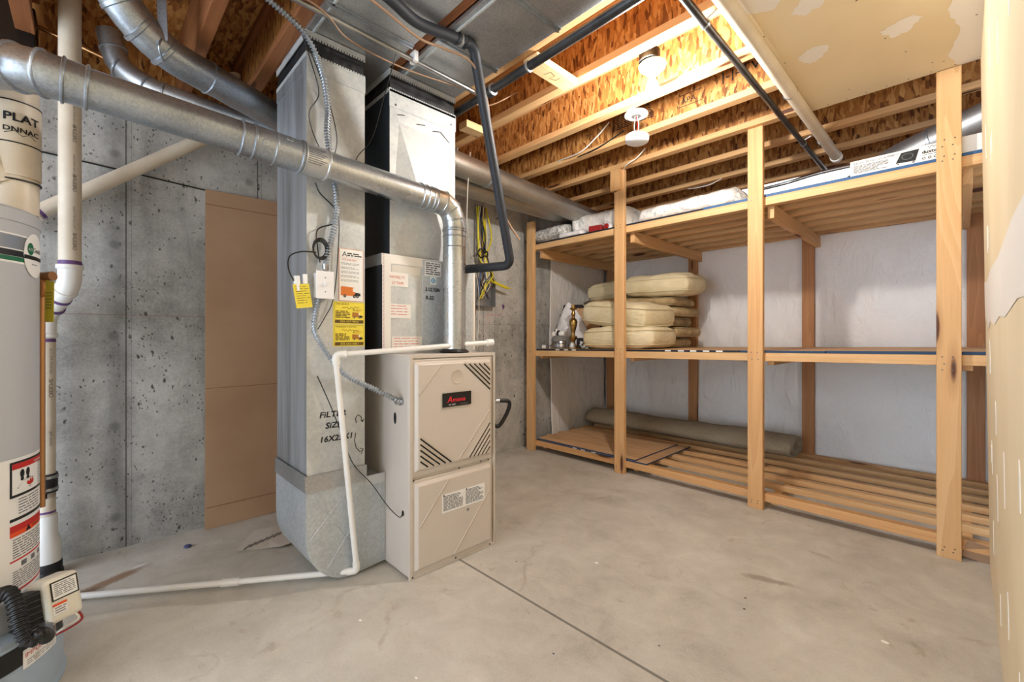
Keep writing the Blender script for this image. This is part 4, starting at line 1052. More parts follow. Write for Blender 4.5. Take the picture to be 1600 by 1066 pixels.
# ============================================================ sheet metal under the joists
def ceiling_metal():
    for y0, y1, x0, x1, lb in ((.665, 1.048, -2.30, -.80, 'flat galvanised panel closing the joist bay above the return duct'), (1.108, 1.443, -2.36, -.80, 'flat galvanised panel closing the joist bay above the supply plenum')):
        t = thing('ceiling_duct_panel', lb, 'duct panel', ((x0+x1)/2, (y0+y1)/2, 2.43), 'sheet metal panels under the joists')
        MB('dull_galvanised').box((x0, y0, 2.418), (x1, y1, 2.4385)).build('sheet', t, bevel=.001)
        s = MB('galvanised')
        for x in (-2.0, -1.62, -1.22) if y0 > 1 else (-1.75, -1.1): s.box((x, y0, 2.412), (x+.030, y1, 2.418)); s.box((x+.012, y0-.0, 2.404), (x+.018, y1, 2.412))
        s.build('standing_seam', t, bevel=.001)
        b = MB('matte_galvanised'); b.box((x0+.005, y0+.02, 2.412), (x1, y0+.028, 2.418)); b.build('stiffener', t)

# ============================================================ round pipes
def ring(m, p, d, r, w=.012, e=.004, mat=None):
    p, d = V(p), V(d).normalized(); m.lathe([(r, -w/2), (r+e, -w/2+.003), (r+e, w/2-.003), (r, w/2)], p, d, 28, mat)

def segmented_elbow(pts, r, m, mat, n=28):
    m.tube(pts, r, n, mat)

def flue():
    t = thing('furnace_flue', 'long steel flue pipe rising from the furnace and crossing in front of the return duct', 'flue pipe', (-1.83, 1.352, 1.02))
    r = .058; X = -1.83
    A = V((X, 1.352, 1.03)); B = V((X, 1.352, 1.772)); 
    def H(y): return V((X, y, 1.772+(1.352-y)*.056))
    m = MB('bright_duct'); m.tube([A, V((X, 1.352, 1.66))], r, 32); ring(m, (X, 1.352, 1.645), (0, 0, 1), r); ring(m, (X, 1.352, 1.615), (0, 0, 1), r, .008); ring(m, (X, 1.352, 1.56), (0, 0, 1), r, .006, .002)
    m.stroke(lambda a, b, l=0: V((X+(r+l)*cos(a), 1.352+(r+l)*sin(a), b)), [(-1.9, 1.04), (-1.9, 1.55)], .03, 'galvanised', .002)
    m.build('riser', t, smooth=50)
    m = MB('black_rubber'); m.lathe([(r+.012, 0), (r+.02, .006), (r+.004, .018), (r, .02)], (X, 1.352, 1.0165), (0, 0, 1), 32, 'black_rubber'); m.build('base_collar', t, smooth=40)
    # gored elbow
    m = MB('bright_duct'); e = [V((X, 1.352, 1.655)), V((X, 1.350, 1.70)), V((X, 1.325, 1.752)), V((X, 1.275, 1.778)), H(1.22)]
    for a, b in zip(e, e[1:]):
        pass
    m.tube(e, r+.001, 32); 
    for i, p in enumerate(e): ring(m, p, (e[min(4, i+1)]-e[max(0, i-1)]), r+.001, .008, .003)
    m.build('elbow', t, smooth=30)
    m = MB('bright_duct'); m.tube([H(1.23), H(.66)], r, 32)
    for y in (1.20, 1.17, 1.14): ring(m, H(y), (0, 1, 0), r, .009)
    m.build('pipe', t, smooth=50)
    # foil clamp and label
    m = MB('foil_tape', 'print_grey'); d = (H(.5)-H(.7)).normalized()
    m.tube([H(.70), H(.60)], r+.003, 32, 'foil_tape'); ring(m, H(.695), d, r+.003, .012); ring(m, H(.605), d, r+.003, .008)
    g = lambda a, b, l=0: H(b)+V((cos(a), 0, sin(a)))*(r+.003+l)
    for k in range(9): m.stroke(g, [(-.5+.13*k, .61), (-.5+.13*k, .66+.01*(k % 3))], .05, 'print_grey', .001)
    m.build('joint_sleeve', t, smooth=40)
    # two-piece adjustable section
    m = MB('galvanised'); q = [H(.60), H(.545), H(.50), H(.43), H(.385)]
    m.tube(q, [r+.002, r+.004, r+.004, r+.003, r+.001], 32)
    for y, w in ((.595, .012), (.50, .010), (.43, .010), (.39, .008)): ring(m, H(y), d, r+.003, w, .004)
    for y in (.545, .46): m.lathe([(.014, 0), (.012, .004), (0, .005)], H(y)+V((.70, 0, -.15 if y < .5 else .5)).normalized()*(r+.002), (.8, 0, -.2 if y < .5 else .4), 12)
    m.build('adjustable_joint', t, smooth=40)
    m = MB('galvanised', 'bright_duct'); m.tube([H(.39), H(-.02)], r, 32); m.build('pipe', t, smooth=50)
    m = MB('galvanised'); e = [H(-.01), H(-.06), H(-.10), V((X-.02, -.15, 1.858)), V((X-.06, -.20, 1.862))]
    m.tube(e, [r+.003]*5, 32)
    for i, p in enumerate(e[:4]): ring(m, p, e[i+1]-p, r+.003, .010, .006)
    m.build('elbow', t, smooth=35)
    # tee toward the left
    m = MB('aged_duct', 'galvanised'); m.tube([V((X-.05, -.19, 1.862)), V((X-.19, -.36, 1.90)), V((X-.36, -.62, 1.95))], r+.004, 32, 'aged_duct')
    a = V((X-.06, -.21, 1.855)); dd = V((.62, -.25, -.10)).normalized(); m.tube([a, a+dd*.06], r, 32, 'galvanised'); ring(m, a+dd*.06, dd, r, .010, .008)
    cv = [a+dd*.055, a+dd*.085+V((0, -.01, 0)), a+dd*.10+V((0, -.04, -.01)), a+dd*.10+V((0, -.11, -.03))]; m.tube(cv, r-.003, 32, 'galvanised')
    m.build('tee', t, smooth=40)

def pipes_round():
    def duct(name, label, pts, r, rings, mat, cat='duct', group=None, coup=None):
        t = thing(name, label, cat, pts[0], group)
        m = MB(mat); P = [V(p) for p in pts]
        m.tube(fillet(P, r*1.2, 3) if len(P) > 2 else P, r, 32); m.build('pipe', t, smooth=28)
        if rings:
            for i, s, w in rings: p = P[i].lerp(P[i+1], s); g = MB('galvanised'); ring(g, p, P[i+1]-P[i], r, w, .005); g.build('crimp_ring', t, smooth=40)
        return t
    duct('branch_duct', 'largest bent steel duct running down from the ceiling corner to the return duct', [(-2.25, -.10, 2.66), (-2.36, .13, 2.385), (-2.40, .24, 2.325), (-2.60, .86, 2.262)], .070, [(0, .8, .02), (1, .1, .02), (1, .9, .02), (2, .25, .012)], 'galvanised', group='round steel ducts at the ceiling')
    duct('branch_duct', 'thinner dark steel duct below the large one, with a gored elbow at its top', [(-2.84, .06, 2.56), (-2.83, .09, 2.40), (-2.77, .21, 2.315), (-2.60, .90, 2.19)], .050, [(0, .5, .014), (1, .1, .012), (1, .9, .012), (2, .07, .012)], 'dull_galvanised', group='round steel ducts at the ceiling')
    duct('branch_duct', 'upper of the two long round ducts passing behind the supply plenum', [(-2.47, 1.2, 2.35), (-2.47, 3.52, 2.225)], .083, [(0, .40, .02)], 'aged_duct', group='round steel ducts at the ceiling')
    duct('branch_duct', 'lower of the two long round ducts passing behind the supply plenum', [(-2.65, 1.2, 2.262), (-2.65, 3.62, 2.262)], .085, [], 'aged_duct', group='round steel ducts at the ceiling')
    t = duct('branch_duct', 'round grey duct behind the cooktop carton, climbing toward the drywall', [(-1.05, 4.05, 2.17), (-.62, 4.05, 2.17), (-.30, 3.72, 2.24), (.30, 3.50, 2.36)], .088, [(1, .45, .02), (1, .6, .02), (2, .3, .02)], 'dull_galvanised', group='round steel ducts at the ceiling')
    # strap hanging the large duct
    m = MB('galvanised'); m.beam((-2.28, .20, 2.70), (-2.325, .215, 2.34), .035, .003, up=(1, -.6, 0)); m.tube(spline([(-2.325, .215, 2.36), (-2.31, .20, 2.30), (-2.36, .22, 2.262)], 5), .004, 6)
    tag(m.build('hanger_strap'), 'galvanised strap hanging the large bent duct from a joist', 'strap')
    m = MB('galvanised'); m.tube(spline([(-2.52, 1.87, 2.44), (-2.505, 1.87, 2.40), (-2.49, 1.87, 2.36), (-2.505, 1.87, 2.30)], 5), .005, 6); m.box((-2.53, 1.86, 2.38), (-2.49, 1.872, 2.439))
    tag(m.build('hanger_strap'), 'small metal hook strap holding the upper long duct behind the plenum', 'strap')

def white_pipes():
    def simple(name, label, cat, pts, r, mat, fil=.0, group=None, n=20):
        m = MB(mat); P = fillet(pts, fil, 6) if fil else [V(p) for p in pts]; m.tube(P, r, n); return tag(m.build(name, smooth=50), label, cat, group)
    # white pvc and black pipe under the ceiling, right
    t = thing('vent_pipe', 'white plastic pipe under the joists along the drywall edge', 'pipe', (-.636, 1.0, 2.395))
    MB('aged_pvc').tube([(-.640, -.9, 2.395), (-.628, 3.85, 2.385)], .031, 24).build('pipe', t, smooth=50)
    MB('white_pvc').lathe([(.031, 0), (.037, .002), (.037, .04), (.03, .045)], (-.628, 3.81, 2.385), (0, 1, 0), 24).build('coupling', t, smooth=40)
    g = MB('galvanised')
    for y in (2.66, 3.45): ring(g, (-.634, y, 2.391), (0, 1, 0), .032, .012, .003)
    g.build('pipe_clamp', t, smooth=40)
    t = thing('conduit', 'dark steel pipe running beside the white pipe under the joists', 'pipe', (-.75, 1.0, 2.40))
    MB('black_iron').tube([(-.745, -.9, 2.405), (-.745, 4.15, 2.40)], .016, 16).build('pipe', t, smooth=50)
    g = MB('galvanised')
    for y in (1.84, 3.45): ring(g, (-.745, y, 2.403), (0, 1, 0), .017, .014, .003); g.tube([(-.745, y, 2.42), (-.70, y, 2.44)], .003, 6)
    g.build('pipe_clamp', t, smooth=40)
    # gas line
    t = thing('gas_pipe', 'thick black gas pipe crossing under the joists beside the pale wood block', 'pipe', (-1.6, 1.535, 2.40))
    MB('black_iron').tube([(-.2, 1.475, 2.385), (-1.70, 1.50, 2.385), (-2.9, 1.52, 2.385)], .021, 20).build('pipe', t, smooth=50)
    g = MB('black_iron'); g.lathe([(.021, 0), (.030, .004), (.030, .045), (.021, .05)], (-1.74, 1.501, 2.385), (1, 0, 0), 20); g.build('coupling', t, smooth=40)
    g = MB('galvanised'); ring(g, (-1.695, 1.5, 2.385), (1, 0, 0), .022, .014, .008); ring(g, (-1.435, 1.496, 2.385), (1, 0, 0), .022, .014, .004); g.tube([(-1.435, 1.52, 2.40), (-1.435, 1.545, 2.404)], .005, 6); g.build('pipe_clamp', t, smooth=40)
    # conduit along Y by the ducts
    t = thing('conduit', 'slim shiny conduit crossing below the ceiling sheet metal', 'conduit', (-1.77, .8, 2.38))
    MB('steel_conduit').tube([(-1.765, -.6, 2.39), (-1.765, .66, 2.385), (-1.77, 1.50, 2.375)], .0115, 14).build('pipe', t, smooth=50)
    g = MB('label_white'); g.box((-1.79, 1.065, 2.37), (-1.745, 1.085, 2.418)); g.build('pipe_clamp', t, bevel=.002)
    tag(MB('wire_tan').tube(spline([(-1.72, .2, 2.40), (-1.74, .62, 2.385), (-1.80, .78, 2.355), (-1.82, 1.05, 2.358), (-1.78, 1.35, 2.372), (-1.74, 1.50, 2.378)], 8), .0035, 8).build('cable'), 'tan cable looping along the slim shiny conduit', 'cable')
    tag(MB('steel_conduit').tube(spline([(-1.20, 3.85, 2.275), (-.95, 3.84, 2.28), (-.75, 3.86, 2.305), (-.52, 3.90, 2.32)], 6), .013, 12).build('conduit', smooth=60), 'bent grey conduit low behind the third post, above the top shelf', 'conduit')

    # drain stack on the left
    t = thing('drain_stack', 'cream plastic drain stack against the concrete wall, stepping behind the water heater', 'pipe', (-2.92, -.15, 0))
    def P(z0, z1, x, y, r, nm, mat='aged_pvc'): MB(mat).tube([(x, y, z0), (x, y, z1)], r, 28).build(nm, t, smooth=50)
    P(1.40, 2.74, -2.778, -.07, .038, 'upper_pipe'); P(.36, 1.16, -2.924, -.149, .030, 'lower_pipe')
    m = MB('white_pvc'); e = fillet([(-2.778, -.07, 1.42), (-2.778, -.07, 1.335), (-2.924, -.149, 1.19), (-2.924, -.149, 1.11)], .06, 6); m.tube(e, [.040]*8+[.034]*(len(e)-8), 28)
    ring(m, (-2.778, -.07, 1.41), (0, 0, 1), .040, .022, .006); ring(m, e[7], e[8]-e[6], .040, .014, .004); ring(m, (-2.924, -.149, 1.105), (0, 0, 1), .034, .02, .004); m.build('elbow', t, smooth=50)
    for (p, q, rr) in ((V((-2.778, -.07, 1.418)), V((-2.778, -.07, 1.438)), .0386), (V((-2.924, -.149, 1.075)), V((-2.924, -.149, 1.09)), .0306), (V((-2.924, -.149, .29)), V((-2.924, -.149, .30)), .0306)): MB('purple_primer').tube([p, q], rr, 24).build('primer_band', t, smooth=50)
    for s in (.3, .7): p = V(e[9]).lerp(V(e[7]), s); MB('purple_primer').tube([p, p+(e[9]-e[7]).normalized()*.012], .0408, 24).build('primer_band', t, smooth=50)
    m = MB('black_rubber'); m.tube([(-2.924, -.149, .385), (-2.924, -.149, .47)], .037, 28, 'black_rubber'); ring(m, (-2.924, -.149, .40), (0, 0, 1), .037, .016, .003, 'silver_metal'); ring(m, (-2.924, -.149, .455), (0, 0, 1), .037, .016, .003, 'silver_metal'); m.build('rubber_coupling', t, smooth=40)
    P(.17, .386, -2.924, -.149, .030, 'lower_pipe'); 
    m = MB('white_pvc'); m.lathe([(.048, 0), (.048, .09), (.037, .13), (.037, .22)], (-2.924, -.149, .06), (0, 0, 1), 28); m.build('cleanout', t, smooth=40)
    m = MB('black_rubber'); m.lathe([(.052, 0), (.052, .03), (.049, .035)], (-2.924, -.149, .03), (0, 0, 1), 28); m.lathe([(.056, 0), (.056, .02), (.05, .03)], (-2.924, -.149, .0), (0, 0, 1), 28); m.build('floor_ring', t, smooth=40)
    cm = lambda x, y, r, a0: (lambda a, b, l=0: V((x+(r+l)*cos(a0+b/r), y+(r+l)*sin(a0+b/r), a)))
    n = MB('marker', 'print_grey'); f = cm(-2.778, -.07, .038, .15)
    for z in (2.04, 1.82, 1.56): n.text(f, 'CRESLINE', z, .004, .018, 'marker', .001, 'R', 1.0, slant=0)
    for z in (2.15, 1.93, 1.70): n.text(f, 'PVC 1120 ASTM D2665', z-.12, .005, .010, 'print_grey', .001)
    f = cm(-2.924, -.149, .030, .15)
    for z in (.82,): n.text(f, 'CRESLINE', z, .004, .020, 'marker', .001)
    n.text(f, 'NSF-DWV PVC 1120', .93, .006, .013, 'print_grey', .001); n.text(f, 'DRAIN PIPE', .60, .006, .013, 'print_grey', .001); n.build('printing', t, smooth=0)
    # diagonal pipe
    t = thing('drain_pipe', 'cream plastic pipe slanting up the wall from behind the water heater to the round ducts', 'pipe', (-2.95, -.2, 1.62))
    a, b = V((-2.955, -.26, 1.60)), V((-2.955, .56, 2.30)); MB('aged_pvc').tube([a, b], .033, 24).build('pipe', t, smooth=50)
    d = (b-a).normalized(); m = MB('white_pvc'); m.lathe([(.037, -.05), (.040, -.045), (.040, .0), (.034, .004)], a+d*.10, d, 24); m.build('coupling', t, smooth=40)
    MB('purple_primer').tube([a+d*.108, a+d*.122], .0336, 24).build('primer_band', t, smooth=50)
    tag(MB('aged_pvc').tube([(-2.93, .60, 2.26), (-2.93, .60, 2.62)], .028, 20).build('pipe_stub', smooth=50), 'short pale pipe stub standing up behind the large bent duct', 'pipe')

    # condensate line
    t = thing('condensate_line', 'thin white plastic condensate pipe from the furnace top down and along the floor', 'pipe', (-1.924, .864, 0))
    A, B, C_, D = V((-1.775, 1.545, 1.068)), V((-1.876, .755, 1.020)), V((-1.915, .868, .034)), V((-2.545, -.055, .028))
    m = MB('white_pvc'); m.tube([A, B], .0125, 18); m.build('upper_run', t, smooth=50); m = MB('white_pvc'); m.tube([B, C_], .0125, 18); m.build('drop', t, smooth=50)
    m = MB('white_pvc'); m.tube([C_, D], .0125, 18); m.build('floor_run', t, smooth=50)
    m = MB('white_pvc'); d = (A-B).normalized(); m.lathe([(.013, -.02), (.018, -.018), (.018, .02), (.012, .024)], A, d, 18); m.build('end_cap', t, smooth=40)
    m = MB('white_pvc'); e = fillet([B+(A-B).normalized()*.042, B, B+(C_-B).normalized()*.042], .022, 6); m.tube(e, .0165, 18); ring(m, e[0], e[1]-e[0], .0165, .006, .002); m.build('elbow', t, smooth=50)
    m = MB('white_pvc'); e = fillet([C_+(B-C_).normalized()*.042, C_, C_+(D-C_).normalized()*.042], .022, 6); m.tube(e, .0165, 18); m.build('elbow', t, smooth=50)
    q = C_.lerp(D, .47); d = (D-C_).normalized(); m = MB('white_pvc'); m.tube([q-d*.035, q+d*.035], .0165, 18); m.build('coupling', t, smooth=50)
    m = MB('wire_black'); q = C_+d*.085
    m.tube([q+V((0, 0, 0))+V((cos(a)*.0*1, 0, 0))+(d.cross(V((0, 0, 1))).normalized()*cos(a)+V((0, 0, 1))*sin(a))*.0145 for a in [2*pi*k/16 for k in range(17)]], .002, 6); m.tube([q+V((0, 0, .014)), q+V((.004, 0, .035)), q+V((.004, .012, .04))], .0012, 5); m.build('cable_tie', t)

# ============================================================ insulated line and gas feed
def ribbed(m, pts, r, pitch, amp, mat, n=14):
    if r < .013: pitch, amp = .0125, .0024
    P = resample(pts, pitch/4); rs = [r+(amp if (i % 4) in (0, 1) else -amp) for i in range(len(P))]
    m.tube(P, rs, n, mat)

def lines():
    t = thing('refrigerant_line', 'black foam-insulated refrigerant line bending down in front of the joists', 'pipe', (-1.55, 1.2, 2.3))
    c = spline([(-1.49, .62, 2.385), (-1.515, .80, 2.392), (-1.545, .95, 2.382), (-1.535, 1.09, 2.394), (-1.525, 1.19, 2.402)], 8)
    m = MB('black_foam'); m.tube(c, .023, 20); m.build('insulation', t, smooth=60)
    p = fillet([(-1.525, 1.17, 2.402), (-1.517, 1.228, 2.398), (-1.540, 1.262, 2.34), (-1.655, 1.59, 1.475), (-1.93, 1.50, 1.475)], .05, 8)
    m = MB('black_foam'); m.tube(p, .0235, 20); m.build('insulation', t, smooth=60)
    m = MB('label_silver', 'wire_black'); ring(m, (-1.53, 1.165, 2.401), (0, 1, 0), .0245, .016, .002, 'label_silver'); ring(m, (-1.53, 1.145, 2.401), (0, 1, 0), .0245, .006, .004, 'wire_black'); ring(m, (-1.525, 1.19, 2.401), (0, 1, 0), .0245, .010, .004, 'wire_black')
    m.beam((-1.525, 1.19, 2.425), (-1.49, 1.20, 2.435), .005, .002, 'wire_black'); ring(m, (-1.503, .70, 2.389), (-.1, 1, 0), .0235, .008, .003, 'label_white'); m.build('cable_tie', t, smooth=40)
    tag(MB('wire_tan').tube(spline([(-1.50, .58, 2.36), (-1.545, .80, 2.358), (-1.575, .98, 2.345), (-1.57, 1.10, 2.355), (-1.535, 1.235, 2.33), (-1.545, 1.33, 2.20), (-1.605, 1.43, 1.93), (-1.625, 1.52, 1.72), (-1.60, 1.60, 1.60)], 8), .0052, 8).build('copper_line', smooth=60), 'thin copper line following the black insulated line down', 'pipe')
    # flexible gas feed, right of the furnace
    t = thing('gas_hose', 'black looped gas hose with a steel fitting on the right side of the furnace', 'hose', (-1.80, 1.60, .60))
    m = MB('black_rubber'); m.tube(spline([(-1.80, 1.60, .742), (-1.77, 1.67, .740), (-1.765, 1.685, .715), (-1.785, 1.675, .655), (-1.80, 1.635, .60), (-1.815, 1.60, .615), (-1.83, 1.545, .655)], 8), .011, 14); m.build('hose_body', t, smooth=60)
    m = MB('silver_metal'); m.tube([(-1.80, 1.542, .742), (-1.797, 1.605, .742)], .015, 8); m.tube([(-1.797, 1.605, .742), (-1.785, 1.64, .742)], .012, 14); m.build('fitting', t, smooth=30)

    # armoured cable and switch box on the return duct
    t = thing('armoured_cable', 'ribbed metal-clad cable hanging down the front of the return duct', 'cable', (-1.91, .70, 1.8))
    m = MB('galvanised'); up = spline([(-1.80, .28, 2.45), (-1.83, .46, 2.39), (-1.86, .62, 2.335), (-1.895, .70, 2.24), (-1.912, .735, 2.10), (-1.913, .733, 1.98), (-1.91, .75, 1.86), (-1.913, .775, 1.70), (-1.915, .770, 1.60), (-1.915, .735, 1.45), (-1.915, .728, 1.40)], 10)
    ribbed(m, up, .0105, .0085, .0016, 'galvanised'); m.build('cable', t, smooth=25)
    m = MB('galvanised'); dn = spline([(-1.925, .705, 1.265), (-1.925, .690, 1.20), (-1.92, .685, 1.12), (-1.90, .735, 1.02), (-1.865, .80, .93), (-1.83, .90, .87), (-1.79, .975, .825), (-1.79, 1.012, .805)], 10)
    ribbed(m, dn, .0105, .0085, .0016, 'galvanised'); m.build('cable', t, smooth=25)
    m = MB('silver_metal'); m.lathe([(.019, 0), (.019, .01), (.014, .012), (.014, .03)], (-1.79, 1.0245, .803), (0, -1, 0), 14); m.lathe([(.008, 0), (.014, .01), (.014, .03)], (-1.915, .728, 1.38), (0, 0, 1), 12); m.build('fitting', t, smooth=40)
    t = thing('switch_box', 'white switch box with a toggle, screwed to the front of the return duct', 'switch', (-1.93, .72, 1.26))
    MB('white_plastic').box((-1.949, .688, 1.268), (-1.905, .752, 1.375)).build('box', t, bevel=.003)
    MB('white_plastic').box((-1.905, .683, 1.262), (-1.899, .759, 1.381)).build('cover_plate', t, bevel=.002)
    m = MB('white_plastic'); m.obox((-1.895, .721, 1.326), (.014, .008, .016), (0, .5, 0)); m.build('toggle', t, bevel=.001)
    m = MB('gasket'); m.disc(face_px(-1.899), .721, 1.352, .003, 'gasket', .0008, 10); m.disc(face_px(-1.899), .721, 1.292, .003, 'gasket', .0008, 10); m.build('screw', t, smooth=0)
    # hanging tag and glass tubes
    t = thing('hanging_tag', 'small yellow paper tag hanging left of the white switch box', 'tag', (-1.93, .64, 1.22))
    f = plane((-1.925, .607, 1.305), (0, .96, .10), (.0, .15, -.98)); f = plane((-1.915, .600, 1.215), (0, .985, .13), (0, -.16, .985))
    m = MB('tag_yellow', 'tag_brown'); m.prism([(0.01, 0), (.075, 0), (.075, .1), (.01, .1)], lambda u, v, w: f(u, v, w), 0, .0015, 'tag_yellow'); m.lines(f, .017, .092, .07, .015, 8, 'tag_brown', 3, .002, .22); m.build('paper', t, smooth=0)
    tag(MB('clear_tube', 'label_white').tube([(-1.925, .617, 1.29), (-1.925, .612, 1.352)], .013, 16, 'label_white').build('glass_tube', smooth=50), 'short pale tube standing behind the yellow tag, left one of the pair', 'tube')
    tag(MB('clear_tube', 'label_white').tube([(-1.925, .648, 1.30), (-1.925, .646, 1.362)], .010, 16, 'label_white').build('glass_tube', smooth=50), 'short pale tube between the yellow tag and the white switch box', 'tube')
    # thin black thermostat wires
    W_ = 'thin black wires on the return duct'
    def wire(label, pts, r=.0022, mat='wire_black'): return tag(MB(mat).tube(spline(pts, 8), r, 6).build('wire', smooth=60), label, 'wire', W_)
    wire('thin dark wire bowing left of the ribbed cable at the duct top', [(-1.86, .60, 2.36), (-1.90, .66, 2.26), (-1.93, .705, 2.15), (-1.93, .665, 2.05), (-1.93, .69, 1.95), (-1.91, .74, 1.86), (-1.89, .79, 1.84)])
    wire('thin dark wire bowing right of the ribbed cable at the duct top', [(-1.86, .61, 2.35), (-1.91, .70, 2.22), (-1.935, .76, 2.10), (-1.935, .785, 1.98), (-1.935, .77, 1.88)])
    wire('thin dark wire dropping between the two ducts from the conduit', [(-1.77, .99, 2.39), (-1.83, .96, 2.2), (-1.90, .935, 2.02), (-1.93, .88, 1.93), (-1.94, .85, 1.84)])
    wire('thin black wire running past the right side of the white switch box', [(-1.93, .78, 1.70), (-1.935, .795, 1.60), (-1.935, .79, 1.48), (-1.935, .782, 1.36), (-1.935, .765, 1.25), (-1.935, .73, 1.18), (-1.93, .70, 1.13)])
    wire('thin black wire looping behind the ribbed cable below the flue', [(-1.93, .69, 1.76), (-1.93, .71, 1.72), (-1.93, .76, 1.68), (-1.93, .79, 1.64), (-1.93, .77, 1.60), (-1.93, .70, 1.56), (-1.93, .70, 1.48), (-1.93, .71, 1.42)], .003)
    wire('thin black wire from the ribbed cable down to the hole in the furnace side', [(-1.935, .70, .93), (-1.935, .755, .80), (-1.935, .80, .68), (-1.94, .86, .52), (-1.90, .93, .42), (-1.84, .98, .32), (-1.79, 1.01, .275), (-1.775, 1.02, .29)])
    wire('thin dark wire arching left from the coil to the glass tubes', [(-1.92, .69, 1.46), (-1.92, .63, 1.455), (-1.92, .585, 1.43), (-1.92, .58, 1.38), (-1.92, .60, 1.33)], .0028)
    m = MB('wire_black')
    for k in range(4):
        rr = .034-.003*k; m.tube([V((-1.905-.005*k, .705+rr*cos(a), 1.475+rr*1.35*sin(a))) for a in [2*pi*j/24 for j in range(25)]], .0025, 6)
    tag(m.build('wire_coil', smooth=60), 'small coil of dark wire tied to the ribbed cable above the switch', 'wire')

    # wiring bundle and box on the wall
    t = thing('junction_box', 'open metal junction box on the concrete wall behind the flue', 'junction box', (-3.0, 2.5, 1.42))
    m = MB('dull_galvanised', 'gasket'); m.box((-3.038, 2.43, 1.37), (-3.034, 2.66, 1.62), 'dull_galvanised')
    for a, b in (((2.43, 1.37), (2.66, 1.375)), ((2.43, 1.37), (2.435, 1.62)), ((2.655, 1.37), (2.66, 1.62))): m.box((-3.034, a[0], a[1]), (-2.97, b[0], b[1]), 'gasket')
    m.build('box', t)
    rg = random.Random(4)
    specs = [('wire_yellow', 5), ('wire_white', 3), ('wire_black', 3), ('wire_blue', 2), ('wire_brown', 2)]
    names = {'wire_yellow': 'yellow', 'wire_white': 'white', 'wire_black': 'black', 'wire_blue': 'blue', 'wire_brown': 'brown'}
    for mt, k in specs:
        for j in range(k):
            y0 = 2.46+.03*rg.uniform(-1, 3)
            pts = [(-2.97+rg.uniform(-.03, .03), y0, 2.25), (-2.95+rg.uniform(-.03, .03), y0+rg.uniform(-.02, .04), 1.98), (-2.95, 2.50+rg.uniform(-.05, .06), 1.78), (-2.94+rg.uniform(-.02, .03), 2.50+rg.uniform(-.04, .09), 1.66), (-2.95, 2.48+rg.uniform(-.04, .14), 1.56), (-2.99, 2.52+rg.uniform(-.06, .10), 1.44)]
            if mt == 'wire_yellow' and j < 3: pts[-1] = (-2.93, 2.75+.03*j, 1.545); pts[-2] = (-2.94, 2.58+.02*j, 1.60)
            tag(MB(mt).tube(spline(pts, 8), .0075 if mt == 'wire_yellow' else .0045, 6).build('wire', smooth=60), names[mt]+' wire in the tangle on the concrete wall above the open junction box', 'wire', 'tangled %s wires on the wall' % names[mt])
    tag(MB('wire_black').tube([V((-2.93, 2.47+.06*cos(a), 1.83+.03*sin(a)+.01*sin(4*a))) for a in [2*pi*j/24 for j in range(25)]], .006, 8).build('cable_tie', smooth=60), 'black loop strapping the wire tangle to the wall', 'cable tie')
    tag(MB('wire_white').tube(spline([(-2.45, 1.95, 2.42), (-2.47, 1.94, 2.1), (-2.60, 2.05, 1.85), (-2.9, 2.4, 1.5), (-3.0, 2.47, 1.0)], 8), .003, 6).build('wire', smooth=60), 'pale thin wire hanging in front of the long round ducts', 'wire', 'loose wires near the long ducts')
    tag(MB('wire_brown').tube(spline([(-3.0, 2.46, 1.42), (-3.02, 2.45, 1.2), (-3.02, 2.44, .95)], 8), .003, 6).build('wire', smooth=60), 'brown wire hanging from the junction box down the wall', 'wire', 'loose wires near the long ducts')
    for k, (pts, mt, lb) in enumerate((([(-2.2, 2.69, 2.46), (-2.0, 2.62, 2.445), (-1.8, 2.60, 2.45), (-1.62, 2.64, 2.52)], 'wire_black', 'black cable stapled along the joist behind the bulb, ending in a hole'),
        ([(-2.2, 2.62, 2.47), (-1.95, 2.58, 2.455), (-1.82, 2.60, 2.53), (-1.74, 2.64, 2.62)], 'wire_white', 'white cable running up into the joist bay left of the smoke alarm'),
        ([(-2.1, 3.40, 2.43), (-1.85, 3.02, 2.43), (-1.72, 2.98, 2.46), (-1.66, 3.0, 2.52)], 'wire_white', 'pale cable drooping between joists left of the second post'),
        ([(-1.72, 3.86, 2.43), (-1.62, 3.80, 2.40), (-1.50, 3.80, 2.40), (-1.42, 3.84, 2.44)], 'wire_white', 'pale cable sagging below the joists right of the second post'),
        ([(-1.95, 1.55, 2.43), (-1.90, 1.66, 2.44), (-1.80, 1.78, 2.52)], 'wire_tan', 'tan cable pair near the gas pipe coupling'),
        ([(-3.034, -.9, 1.99), (-3.034, -.3, 1.982), (-3.034, .47, 1.944), (-3.034, .65, 1.93)], 'wire_black', 'black cable crossing the concrete wall behind the cream pipes'))):
        tag(MB(mt).tube(spline(pts, 8), .0045, 6).build('cable', smooth=60), lb, 'cable', 'loose cables')

